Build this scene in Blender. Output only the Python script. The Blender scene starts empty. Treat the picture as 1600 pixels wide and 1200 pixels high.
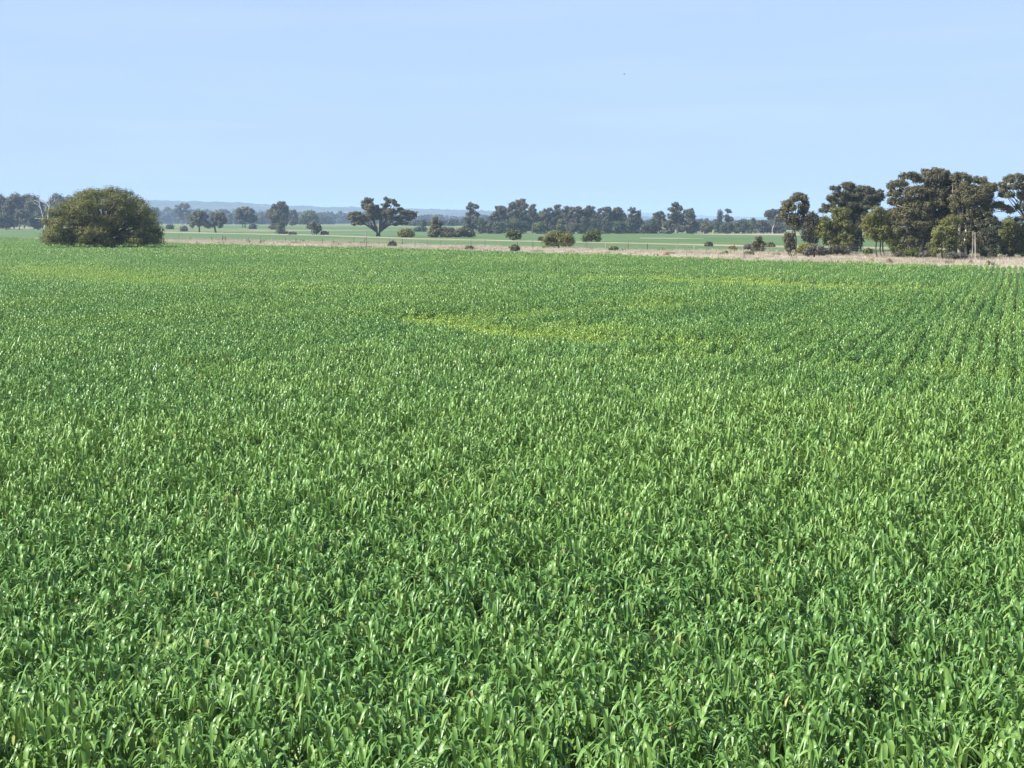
import bpy, math, random
import numpy as np
from mathutils import Vector

C = bpy.context.scene.collection
scene = bpy.context.scene
R = math.radians

# ------------------------------------------------------------------ camera
F, YH, CAMZ = 3000.0, 347.0, 4.1           # focal length in photo pixels, horizon row, eye height (m)
PITCH = math.atan((600 - YH) / F)
cam_data = bpy.data.cameras.new('camera')
cam = bpy.data.objects.new('camera', cam_data)
C.objects.link(cam)
cam.location = (0, 0, CAMZ)
cam.rotation_euler = (math.pi / 2 - PITCH, 0, 0)
cam_data.sensor_width = 36
cam_data.lens = 36 * F / 1600
cam_data.clip_start = 0.5
cam_data.clip_end = 40000
scene.camera = cam

# ------------------------------------------------------------------ sky, sun, exposure
SUN_EL, SUN_AZ = R(43), R(-110)            # azimuth clockwise from the view direction (+Y): from the left, a little behind
world = bpy.data.worlds.new('World')
scene.world = world
world.use_nodes = True
wn = world.node_tree
wn.nodes.clear()
sky = wn.nodes.new('ShaderNodeTexSky')
sky.sky_type = 'NISHITA'
sky.sun_disc = False
sky.sun_elevation = SUN_EL
sky.sun_rotation = SUN_AZ
sky.air_density = 0.6
sky.dust_density = 1.45
sky.ozone_density = 3.0
bg = wn.nodes.new('ShaderNodeBackground')
bg.inputs['Strength'].default_value = 0.105
wo = wn.nodes.new('ShaderNodeOutputWorld')
# very thin high cloud: long faint streaks
wtc = wn.nodes.new('ShaderNodeTexCoord')
wmp = wn.nodes.new('ShaderNodeMapping'); wmp.inputs['Scale'].default_value = (2.2, 2.2, 26.0); wmp.inputs['Rotation'].default_value = (0.0, 0.06, 0.0)
wnz = wn.nodes.new('ShaderNodeTexNoise'); wnz.inputs['Scale'].default_value = 2.4; wnz.inputs['Detail'].default_value = 5.0
wmr = wn.nodes.new('ShaderNodeMapRange'); wmr.inputs['From Min'].default_value = 0.45; wmr.inputs['From Max'].default_value = 0.8; wmr.inputs['To Max'].default_value = 0.32
wmx = wn.nodes.new('ShaderNodeMix'); wmx.data_type = 'RGBA'
wn.links.new(wtc.outputs['Generated'], wmp.inputs[0]); wn.links.new(wmp.outputs[0], wnz.inputs['Vector']); wn.links.new(wnz.outputs[0], wmr.inputs['Value'])
wsp = wn.nodes.new('ShaderNodeSeparateXYZ'); wn.links.new(wtc.outputs['Generated'], wsp.inputs[0])
wel = wn.nodes.new('ShaderNodeMapRange')    # the thin veil is seen edge-on, so thicker, towards the horizon
wel.inputs['From Min'].default_value = 0.10; wel.inputs['From Max'].default_value = 0.5; wel.inputs['To Min'].default_value = 0.78; wel.inputs['To Max'].default_value = 0.04
wad = wn.nodes.new('ShaderNodeMath'); wad.operation = 'ADD'
wn.links.new(wsp.outputs['Z'], wel.inputs['Value']); wn.links.new(wel.outputs[0], wad.inputs[0]); wad.inputs[1].default_value = 0.0
wn.links.new(wad.outputs[0], wmx.inputs[0]); wn.links.new(sky.outputs[0], wmx.inputs[6]); wmx.inputs[7].default_value = (2.46, 3.30, 4.55, 1)
wm2 = wn.nodes.new('ShaderNodeMix'); wm2.data_type = 'RGBA'; wm2.inputs[7].default_value = (3.3, 3.9, 4.7, 1)
wn.links.new(wmr.outputs[0], wm2.inputs[0]); wn.links.new(wmx.outputs[2], wm2.inputs[6])
wn.links.new(wm2.outputs[2], bg.inputs[0])
wn.links.new(bg.outputs[0], wo.inputs[0])

sd = bpy.data.lights.new('sun', 'SUN')
sd.energy = 5.0
sd.angle = R(0.53)
sd.color = (1.0, 0.95, 0.87)
sun = bpy.data.objects.new('sun', sd)
C.objects.link(sun)
to_sun = Vector((math.sin(SUN_AZ) * math.cos(SUN_EL), math.cos(SUN_AZ) * math.cos(SUN_EL), math.sin(SUN_EL)))
sun.rotation_euler = to_sun.to_track_quat('Z', 'Y').to_euler()

scene.view_settings.view_transform = 'Standard'
scene.view_settings.look = 'None'
scene.view_settings.exposure = 1.0
scene.view_settings.gamma = 1.0
scene.render.engine = 'CYCLES'
cy = scene.cycles
cy.max_bounces = 6
cy.diffuse_bounces = 3
cy.glossy_bounces = 2
cy.transmission_bounces = 4
cy.volume_bounces = 1
cy.transparent_max_bounces = 8
cy.use_denoising = True
cy.sample_clamp_indirect = 6.0

HAZE_DENSITY, HAZE_COLOR = 0.000125, (0.50, 0.69, 1.0, 1)

# ------------------------------------------------------------------ projection helpers
def ground_z(D):
    return np.interp(D, [0, 430, 650, 900, 1100, 1500, 2000, 2750], [0, 0, -0.65, -1.3, 0.43, 1.2, 1.6, 1.75])

def ray(px, py):
    u, v = (px - 800) / F, (600 - py) / F
    y = math.cos(PITCH) + v * math.sin(PITCH)
    z = -math.sin(PITCH) + v * math.cos(PITCH)
    return u / y, z / y                    # x and z per metre of depth

def on_ground(px, py, h=0.0):
    """point of the terrain (plus h metres) seen at pixel px, py of the photograph"""
    dx, dz = ray(px, py)
    lo, hi = 5.0, 3000.0
    for _ in range(60):
        m = (lo + hi) / 2
        if CAMZ + dz * m > float(ground_z(m)) + h: lo = m
        else: hi = m
    return Vector((dx * lo, lo, float(ground_z(lo))))

def at(px, py, D):
    dx, dz = ray(px, py)
    return Vector((dx * D, D, CAMZ + dz * D))

# ------------------------------------------------------------------ value noise
def vnoise(x, y, seed=0):
    x = np.asarray(x, float); y = np.asarray(y, float)
    xi = np.floor(x).astype(np.int64); yi = np.floor(y).astype(np.int64)
    fx = x - xi; fy = y - yi
    fx = fx * fx * (3 - 2 * fx); fy = fy * fy * (3 - 2 * fy)
    def h(a, b):
        n = (a * 374761393 + b * 668265263 + seed * 982451653) & 0xFFFFFFFF
        n = ((n ^ (n >> 13)) * 1274126177) & 0xFFFFFFFF
        return ((n ^ (n >> 16)) & 0xFFFF) / 65535.0
    return (h(xi, yi) * (1 - fx) + h(xi + 1, yi) * fx) * (1 - fy) + (h(xi, yi + 1) * (1 - fx) + h(xi + 1, yi + 1) * fx) * fy

# ------------------------------------------------------------------ mesh helpers
def mesh_np(name, V, Fc, mat, smooth=False, attrs=None):
    V = np.ascontiguousarray(V, np.float32); Fc = np.ascontiguousarray(Fc, np.int32)
    n = Fc.shape[1]
    me = bpy.data.meshes.new(name)
    me.vertices.add(len(V)); me.vertices.foreach_set('co', V.ravel())
    me.loops.add(Fc.size); me.loops.foreach_set('vertex_index', Fc.ravel())
    me.polygons.add(len(Fc)); me.polygons.foreach_set('loop_start', np.arange(0, Fc.size, n, dtype=np.int32))
    if smooth:
        me.polygons.foreach_set('use_smooth', np.ones(len(Fc), bool))
    for k, a in (attrs or {}).items():
        at_ = me.attributes.new(k, 'FLOAT', 'POINT')
        at_.data.foreach_set('value', np.ascontiguousarray(a, np.float32))
    me.update(); me.validate()
    if mat: me.materials.append(mat)
    return me

def link(name, me, parent=None):
    o = bpy.data.objects.new(name, me); C.objects.link(o)
    if parent: o.parent = parent
    return o

def tag(o, label=None, cat=None, group=None, kind=None):
    if label: o['label'] = label
    if cat: o['category'] = cat
    if group: o['group'] = group
    if kind: o['kind'] = kind
    return o

def thing(name, loc, label, cat, group=None):
    o = bpy.data.objects.new(name, None); C.objects.link(o)
    o.location = loc; o.empty_display_size = 0.5
    return tag(o, label, cat, group)

class Tubes:
    def __init__(s): s.V = []; s.F = []; s.n = 0
    def add(s, pts, rad, sides=6):
        pts = [Vector(p) for p in pts]; m = len(pts)
        ring = []
        for i, p in enumerate(pts):
            t = (pts[min(i + 1, m - 1)] - pts[max(i - 1, 0)]).normalized()
            a = t.orthogonal().normalized() if i == 0 else (prev - t * prev.dot(t)).normalized()
            prev = a; b = t.cross(a)
            for k in range(sides):
                w = 2 * math.pi * k / sides
                s.V.append(p + (a * math.cos(w) + b * math.sin(w)) * rad[i])
        for i in range(m - 1):
            for k in range(sides):
                s.F.append((s.n + i * sides + k, s.n + i * sides + (k + 1) % sides, s.n + (i + 1) * sides + (k + 1) % sides, s.n + (i + 1) * sides + k))
        top = s.n + (m - 1) * sides
        for k in range(0, sides - 2, 2):
            s.F.append((top, top + k + 1, top + k + 2, top + (k + 3) % sides))
        s.n += m * sides
    def build(s, name, mat, parent=None):
        return link(name, mesh_np(name, np.array([tuple(v) for v in s.V]), np.array(s.F), mat, smooth=True), parent)

# ------------------------------------------------------------------ materials
def new_mat(name):
    m = bpy.data.materials.new(name); m.use_nodes = True
    nt = m.node_tree; nt.nodes.clear()
    return m, nt, nt.nodes.new('ShaderNodeOutputMaterial')

def N(nt, t, **kw):
    n = nt.nodes.new(t)
    for k, v in kw.items():
        if k in n.inputs: n.inputs[k].default_value = v
        else: setattr(n, k, v)
    return n

def ramp(nt, fac, stops):
    r = nt.nodes.new('ShaderNodeValToRGB')
    e = r.color_ramp.elements
    while len(e) < len(stops): e.new(0.5)
    for i, (p, c) in enumerate(stops):
        e[i].position = p; e[i].color = (*c, 1)
    nt.links.new(fac, r.inputs[0])
    return r.outputs[0]

def leaf_shader(nt, out, col, rough=0.5, spec=0.4, trans=0.25, tcol=None):
    p = N(nt, 'ShaderNodeBsdfPrincipled')
    p.inputs['Roughness'].default_value = rough
    p.inputs['Specular IOR Level'].default_value = spec
    nt.links.new(col, p.inputs['Base Color'])
    t = N(nt, 'ShaderNodeBsdfTranslucent')
    nt.links.new(tcol or col, t.inputs['Color'])
    mx = N(nt, 'ShaderNodeMixShader'); mx.inputs[0].default_value = trans
    nt.links.new(p.outputs[0], mx.inputs[1]); nt.links.new(t.outputs[0], mx.inputs[2])
    nt.links.new(mx.outputs[0], out.inputs['Surface'])

def foliage_mat(name, dark, mid, light, scale=0.6, rough=0.55, trans=0.3):
    m, nt, out = new_mat(name)
    tc = N(nt, 'ShaderNodeTexCoord')
    nz = N(nt, 'ShaderNodeTexNoise', Scale=scale, Detail=3.0)
    nt.links.new(tc.outputs['Object'], nz.inputs['Vector'])
    a = N(nt, 'ShaderNodeAttribute', attribute_name='rnd')
    mm = N(nt, 'ShaderNodeMath', operation='MULTIPLY_ADD')
    mm.inputs[1].default_value = 0.32; nt.links.new(a.outputs['Fac'], mm.inputs[0])
    sb = N(nt, 'ShaderNodeMath', operation='SUBTRACT'); sb.inputs[1].default_value = 0.15
    nt.links.new(nz.outputs[0], sb.inputs[0]); nt.links.new(sb.outputs[0], mm.inputs[2])
    col = ramp(nt, mm.outputs[0], [(0.25, dark), (0.5, mid), (0.78, light)])
    leaf_shader(nt, out, col, rough, 0.35, trans)
    return m

def bark_mat(name, c1, c2, scale=3.0):
    m, nt, out = new_mat(name)
    tc = N(nt, 'ShaderNodeTexCoord')
    mp = N(nt, 'ShaderNodeMapping'); mp.inputs['Scale'].default_value = (1, 1, 0.25)
    nt.links.new(tc.outputs['Object'], mp.inputs[0])
    nz = N(nt, 'ShaderNodeTexNoise', Scale=scale, Detail=4.0); nt.links.new(mp.outputs[0], nz.inputs['Vector'])
    p = N(nt, 'ShaderNodeBsdfPrincipled', Roughness=0.9)
    nt.links.new(ramp(nt, nz.outputs[0], [(0.35, c1), (0.65, c2)]), p.inputs['Base Color'])
    nt.links.new(p.outputs[0], out.inputs['Surface'])
    return m

def ground_mat(name, stops, scales=(0.02, 0.4), bump=0.0):
    m, nt, out = new_mat(name)
    g = N(nt, 'ShaderNodeNewGeometry')
    n1 = N(nt, 'ShaderNodeTexNoise', Scale=scales[0], Detail=5.0); n2 = N(nt, 'ShaderNodeTexNoise', Scale=scales[1], Detail=6.0)
    for n in (n1, n2): nt.links.new(g.outputs['Position'], n.inputs['Vector'])
    mx = N(nt, 'ShaderNodeMath', operation='ADD'); h = N(nt, 'ShaderNodeMath', operation='MULTIPLY'); h.inputs[1].default_value = 0.5
    nt.links.new(n1.outputs[0], mx.inputs[0]); nt.links.new(n2.outputs[0], mx.inputs[1]); nt.links.new(mx.outputs[0], h.inputs[0])
    p = N(nt, 'ShaderNodeBsdfPrincipled', Roughness=0.95)
    p.inputs['Specular IOR Level'].default_value = 0.1
    nt.links.new(ramp(nt, h.outputs[0], stops), p.inputs['Base Color'])
    if bump:
        b = N(nt, 'ShaderNodeBump', Strength=bump, Distance=0.4); nt.links.new(n2.outputs[0], b.inputs['Height'])
        nt.links.new(b.outputs[0], p.inputs['Normal'])
    nt.links.new(p.outputs[0], out.inputs['Surface'])
    return m

M = {}
M['pepper'] = foliage_mat('olive_foliage', (0.076, 0.088, 0.022), (0.148, 0.157, 0.040), (0.215, 0.220, 0.066), 0.5)
M['gum'] = foliage_mat('gum_foliage', (0.064, 0.063, 0.031), (0.116, 0.114, 0.056), (0.180, 0.168, 0.084), 0.5)
M['gum_grey'] = foliage_mat('grey_gum_foliage', (0.058, 0.060, 0.036), (0.098, 0.100, 0.058), (0.15, 0.146, 0.084), 0.5)
M['gum_dark'] = foliage_mat('dark_gum_foliage', (0.036, 0.040, 0.022), (0.060, 0.064, 0.034), (0.10, 0.098, 0.055), 0.5)
M['green'] = foliage_mat('bright_foliage', (0.05, 0.07, 0.014), (0.095, 0.12, 0.026), (0.16, 0.18, 0.05), 0.5)
M['yellow'] = foliage_mat('yellow_foliage', (0.09, 0.09, 0.014), (0.17, 0.165, 0.028), (0.27, 0.24, 0.05), 0.6)
M['grey'] = foliage_mat('grey_shrub_foliage', (0.07, 0.066, 0.052), (0.12, 0.112, 0.09), (0.17, 0.16, 0.13), 0.8)
M['pine'] = foliage_mat('cypress_foliage', (0.036, 0.050, 0.022), (0.062, 0.082, 0.034), (0.10, 0.115, 0.05), 0.5)
M['far'] = foliage_mat('far_wood_foliage', (0.035, 0.042, 0.026), (0.06, 0.066, 0.04), (0.09, 0.09, 0.058), 0.1)
M['bark'] = bark_mat('dark_bark', (0.055, 0.045, 0.036), (0.13, 0.11, 0.09))
M['pale_bark'] = bark_mat('pale_bark', (0.22, 0.19, 0.16), (0.46, 0.42, 0.37))
M['dead_bark'] = bark_mat('bleached_dead_wood', (0.28, 0.27, 0.255), (0.48, 0.465, 0.44))
M['post'] = bark_mat('weathered_post_wood', (0.16, 0.14, 0.12), (0.32, 0.29, 0.26), 6)
M['pale_post'] = bark_mat('pale_pole_wood', (0.25, 0.24, 0.22), (0.40, 0.385, 0.36), 6)
M['wire'] = bark_mat('galvanised_wire', (0.20, 0.20, 0.20), (0.32, 0.32, 0.32))
M['soil'] = ground_mat('field_soil', [(0.35, (0.022, 0.024, 0.012)), (0.65, (0.055, 0.050, 0.028))], (0.3, 4))
M['paddock'] = ground_mat('rough_pasture', [(0.36, (0.085, 0.145, 0.05)), (0.50, (0.125, 0.165, 0.07)), (0.64, (0.25, 0.24, 0.145))], (0.012, 0.08))
M['dry'] = ground_mat('dry_grass_ground', [(0.34, (0.24, 0.21, 0.15)), (0.5, (0.37, 0.33, 0.255)), (0.64, (0.45, 0.405, 0.32))], (0.05, 0.5))
M['track'] = ground_mat('grassy_track', [(0.36, (0.15, 0.17, 0.08)), (0.5, (0.27, 0.25, 0.17)), (0.64, (0.38, 0.34, 0.25))], (0.03, 0.25))
M['farcrop'] = ground_mat('far_crop_green', [(0.36, (0.066, 0.120, 0.046)), (0.5, (0.085, 0.142, 0.056)), (0.64, (0.118, 0.172, 0.07))], (0.03, 0.4))
M['hill'] = ground_mat('wooded_hillside', [(0.40, (0.035, 0.042, 0.028)), (0.56, (0.065, 0.07, 0.042)), (0.62, (0.14, 0.14, 0.08)), (0.68, (0.34, 0.31, 0.2))], (0.004, 0.03))
M['mound'] = ground_mat('bare_earth', [(0.35, (0.085, 0.055, 0.035)), (0.65, (0.17, 0.115, 0.075))], (1, 5), 0.5)

# crop leaf
def crop_material():
    m, nt, out = new_mat('oat_leaf')
    ti = N(nt, 'ShaderNodeAttribute', attribute_name='tint', attribute_type='INSTANCER')
    dk = N(nt, 'ShaderNodeAttribute', attribute_name='tone', attribute_type='INSTANCER')
    lv = N(nt, 'ShaderNodeAttribute', attribute_name='rnd')
    base = ramp(nt, lv.outputs['Fac'], [(0.0, (0.070, 0.166, 0.040)), (0.45, (0.104, 0.222, 0.051)), (0.80, (0.146, 0.272, 0.066)), (0.955, (0.195, 0.300, 0.076)), (0.985, (0.34, 0.33, 0.13))])
    mx = N(nt, 'ShaderNodeMix', data_type='RGBA')
    nt.links.new(dk.outputs['Fac'], mx.inputs[0]); nt.links.new(base, mx.inputs[6]); mx.inputs[7].default_value = (0.185, 0.305, 0.070, 1)
    m2 = N(nt, 'ShaderNodeMix', data_type='RGBA')
    nt.links.new(ti.outputs['Fac'], m2.inputs[0]); nt.links.new(mx.outputs[2], m2.inputs[6]); m2.inputs[7].default_value = (0.30, 0.43, 0.075, 1)
    hs = N(nt, 'ShaderNodeHueSaturation'); hs.inputs['Value'].default_value = 1.5; hs.inputs['Hue'].default_value = 0.485
    nt.links.new(m2.outputs[2], hs.inputs['Color'])
    leaf_shader(nt, out, m2.outputs[2], 0.40, 0.45, 0.15, hs.outputs[0])
    return m
M['oat'] = crop_material()

def tuft_material(name, stops, trans=0.3):
    m, nt, out = new_mat(name)
    lv = N(nt, 'ShaderNodeAttribute', attribute_name='rnd'); ti = N(nt, 'ShaderNodeAttribute', attribute_name='tint', attribute_type='INSTANCER')
    a = N(nt, 'ShaderNodeMath', operation='ADD'); b = N(nt, 'ShaderNodeMath', operation='MULTIPLY'); b.inputs[1].default_value = 0.5
    nt.links.new(lv.outputs['Fac'], a.inputs[0]); nt.links.new(ti.outputs['Fac'], a.inputs[1]); nt.links.new(a.outputs[0], b.inputs[0])
    leaf_shader(nt, out, ramp(nt, b.outputs[0], stops), 0.7, 0.2, trans)
    return m
M['drygrass'] = tuft_material('dry_grass_blades', [(0.1, (0.26, 0.22, 0.155)), (0.5, (0.41, 0.365, 0.285)), (0.9, (0.52, 0.475, 0.38))])
M['stalk'] = tuft_material('pale_stalk', [(0.1, (0.22, 0.26, 0.07)), (0.6, (0.34, 0.32, 0.12)), (0.9, (0.44, 0.36, 0.18))])
M['weed'] = tuft_material('weed_and_shade_tuft', [(0.1, (0.03, 0.045, 0.014)), (0.9, (0.075, 0.09, 0.03))])

# ------------------------------------------------------------------ terrain
def sheet(name, pts_near, pts_far, mat, dz, steps=24, kind='structure'):
    """ground strip between two lines of photo-traced ground points (same number of points), following the terrain"""
    V = []; Fc = []; n = len(pts_near)
    for i in range(n):
        a, b = pts_near[i], pts_far[i]
        for k in range(steps + 1):
            p = a.lerp(b, k / steps); V.append((p.x, p.y, float(ground_z(p.y)) + dz))
    for i in range(n - 1):
        for k in range(steps):
            q = i * (steps + 1) + k
            Fc.append((q, q + steps + 1, q + steps + 2, q + 1))
    o = link(name, mesh_np(name, np.array(V), np.array(Fc), mat))
    return tag(o, kind=kind)

ys = np.concatenate([np.linspace(-60, 430, 30), np.linspace(450, 2750, 60), np.linspace(2900, 18500, 30)])
xs = np.linspace(-6500, 6500, 50)
gx, gy = np.meshgrid(xs, ys)
V = np.stack([gx, gy, ground_z(gy) - 0.0], -1).reshape(-1, 3)
nx = len(xs)
Fc = np.array([(j * nx + i, j * nx + i + 1, (j + 1) * nx + i + 1, (j + 1) * nx + i) for j in range(len(ys) - 1) for i in range(nx - 1)])
tag(link('ground', mesh_np('ground', V, Fc, M['paddock'], smooth=True)), kind='structure')

CAN = 0.72                                  # height of the crop's surface
# far edge of the near crop, traced on its canopy
EDGE_PX = [(-220, 366), (0, 370.0), (260, 378.0), (500, 383.5), (700, 388), (1000, 397), (1200, 403.5), (1400, 409.5), (1600, 413), (1800, 416)]
EDGE = [on_ground(x, y, CAN) for x, y in EDGE_PX]
edge_x = np.array([p.x for p in EDGE]); edge_y = np.array([p.y for p in EDGE])
def edge_at(x): return np.interp(x, edge_x, edge_y)

# soil under the crop
Vs, Fs = [], []
for p in EDGE:
    Vs += [(p.x, p.y, 0.004), (min(p.x * 0.06, 40) , -50, 0.004)]
Vs[1] = (-160, -50, 0.004); Vs[-1] = (90, -50, 0.004)
for i in range(len(EDGE) - 1): Fs.append((2 * i, 2 * i + 1, 2 * i + 3, 2 * i + 2))
Vs = np.array(Vs); Vs[1::2, 0] = np.linspace(-160, 90, len(EDGE))
tag(link('field_soil', mesh_np('field_soil', Vs, np.array(Fs), M['soil'])), kind='structure')

def gp(L): return [on_ground(x, y) for x, y in L]
S1N = [Vector((p.x, p.y - 0.5, 0)) for p in EDGE]
S1F_PX = [(-220, 369.2), (0, 371.0), (260, 373.8), (500, 378.2), (700, 384.0), (1000, 390.5), (1200, 393.6), (1400, 396.5), (1600, 399.5), (1800, 402.5)]
S1F = gp(S1F_PX)
S1F = [Vector((f.x, max(f.y, n.y + 2), 0)) for f, n in zip(S1F, S1N)]
sheet('dry_grass_strip', S1N, S1F, M['dry'], 0.006)
S2N_PX = [(-220, 358.5), (0, 360), (260, 363.6), (500, 368.3), (640, 373.8), (780, 376.6), (1000, 381.2), (1200, 386.4), (1400, 389), (1800, 394)]
S2F_PX = [(-220, 357.6), (0, 359), (260, 362.0), (500, 366.9), (640, 371.9), (780, 374.9), (1000, 379.6), (1200, 383.4), (1400, 386), (1800, 391)]
S1Fb = gp([(x, np.interp(x, [a for a, b in S1F_PX], [b for a, b in S1F_PX])) for x, y in S2N_PX])
sheet('far_crop_strip', S1Fb, gp(S2N_PX), M['farcrop'], 0.012)
sheet('dry_track', gp([(225, 363.0)] + S2N_PX[2:]), gp([(225, 361.6)] + S2F_PX[2:]), M['track'], 0.018)
sheet('dry_headland', gp([(-220, 357.3), (60, 357.4), (140, 357.4)]), gp([(-220, 355.8), (60, 355.9), (140, 356)]), M['dry'], 0.036, 6)
G3F_PX = [(-220, 357), (0, 358), (260, 361.3), (400, 362.0), (520, 361.2), (640, 360), (760, 364.5), (1000, 365.2), (1110, 365.2), (1250, 367), (1800, 368)]
sheet('far_crop_field', gp([(x, np.interp(x, [a for a, b in S2F_PX], [b for a, b in S2F_PX])) for x, y in G3F_PX]), gp(G3F_PX), M['farcrop'], 0.024)
sheet('green_pasture', gp([(330, 356.3), (400, 357), (520, 358.2), (640, 358.5), (760, 362)]), gp([(330, 352.3), (400, 353), (520, 354.2), (640, 355.5), (760, 357)]), M['farcrop'], 0.03)
sheet('dry_headland', gp([(1085, 366.2), (1115, 367), (1250, 368), (1600, 369)]), gp([(1085, 365.4), (1115, 364.2), (1250, 363.8), (1600, 364)]), M['track'], 0.036)
sheet('dry_patch', gp([(1000, 372.6), (1060, 373.2), (1100, 373.6)]), gp([(1000, 371.6), (1060, 371.9), (1100, 372.9)]), M['track'], 0.036, 2)

def ridge(name, D, prof, front, back, bump, seed, mat):
    px = np.linspace(-420, 2000, 700)
    row = np.interp(px, [a for a, b in prof], [b for a, b in prof])
    xs = (px - 800) / F * D
    zt = CAMZ + (347 - row) / F * D
    t = np.concatenate([np.linspace(0, 1, 34), np.linspace(1.05, 1.6, 8)])
    X, T = np.meshgrid(xs, t)
    Z0 = 2.0
    prof_t = np.where(T <= 1, np.sin(np.clip(T, 0, 1) * math.pi / 2) ** 1.3, 1 - (T - 1) * 1.2)
    Y = D - front * (1 - np.minimum(T, 1)) + np.maximum(T - 1, 0) * back / 0.6
    Z = Z0 + (zt[None, :] - Z0) * prof_t
    Z += bump * (vnoise(X / 22, Y / 40, seed) + 0.7 * vnoise(X / 9, Y / 25, seed + 1) - 0.8) * np.clip(T * 4, 0, 1)
    Z += bump * 0.9 * (vnoise(X / 140, Y / 140, seed + 2) - 0.5) * np.clip(T * 3, 0, 1)
    Z[0] = -1.0
    V = np.stack([X, Y, Z], -1).reshape(-1, 3); n = X.shape[1]
    j, i = np.meshgrid(np.arange(X.shape[0] - 1), np.arange(n - 1), indexing='ij')
    q = (j * n + i).ravel()
    Fc = np.stack([q, q + 1, q + n + 1, q + n], -1)
    return tag(link(name, mesh_np(name, V, Fc, mat, smooth=False)), kind='structure')

ridge('hills', 7000, [(-420, 320), (0, 318), (200, 315.5), (260, 314.8), (330, 316), (400, 319.5), (480, 323.5), (540, 325.5), (660, 328), (720, 329), (790, 331.5), (860, 334), (1000, 340), (1100, 345), (2000, 347)], 1800, 900, 7.0, 5, M['hill'])
ridge('hills', 12500, [(-420, 326), (300, 326), (600, 330), (760, 331.5), (900, 332), (1010, 333.5), (1060, 335.5), (1150, 339.5), (1300, 341), (2000, 338)], 1800, 900, 8.0, 9, M['hill'])

# ------------------------------------------------------------------ leaves and trees
def leaf_quads(P, Nrm, size, rng, aspect=0.55, droop=0.3):
    n = len(P)
    t = rng.normal(size=(n, 3)); t[:, 2] -= droop
    t -= Nrm * np.sum(t * Nrm, 1, keepdims=True)
    t /= np.linalg.norm(t, axis=1, keepdims=True) + 1e-9
    b = np.cross(Nrm, t)
    s = (size * rng.uniform(0.6, 1.35, n))[:, None]
    V = np.stack([P - t * s, P + b * s * aspect, P + t * s, P - b * s * aspect], 1).reshape(-1, 3)
    Fc = np.arange(4 * n).reshape(n, 4)
    rnd = np.repeat(rng.uniform(0, 1, n), 4)
    return V, Fc, rnd

def crown_points(lobes, size, rng, cover, clump, yscale=1.0):
    """lobes: (centre Vector, rx, ry, rz) in metres; leaves gather in small clumps over each lobe's volume"""
    PP, NN = [], []
    for c, rx, ry, rz in lobes:
        area = math.pi * (rx * rz + rx * ry + ry * rz) / 3 * 2
        k = max(5, int(area / (clump * clump) * 2.0))
        d = rng.normal(size=(k, 3)); d /= np.linalg.norm(d, axis=1, keepdims=True)
        d[:, 2] = np.where((d[:, 2] < -0.35) & (rng.uniform(size=k) < .35), -d[:, 2], d[:, 2])
        r = rng.uniform(0.35, 1.03, k) ** 0.75
        cc = d * r[:, None] * np.array([rx, ry, rz])
        m = max(12, int(1.35 * area * cover / (size * size * 1.1) / k))
        g = np.clip(rng.normal(size=(k, m, 3)), -1.5, 1.5) * np.array([0.5, 0.5, 0.42]) * clump * rng.uniform(0.6, 1.35, (k, 1, 1))
        P = (cc[:, None, :] + g)
        sh = P / np.array([rx, ry, rz]) ; sh /= np.linalg.norm(sh, axis=2, keepdims=True) + 1e-6
        gl = g / (np.linalg.norm(g, axis=2, keepdims=True) + 1e-6)
        nr = sh * 0.5 + gl * 0.55 + rng.normal(size=P.shape) * 0.36 + np.array([0, 0, 0.25])
        nr /= np.linalg.norm(nr, axis=2, keepdims=True)
        PP.append(P.reshape(-1, 3) + np.array(c)); NN.append(nr.reshape(-1, 3))
    return np.concatenate(PP), np.concatenate(NN)

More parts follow.
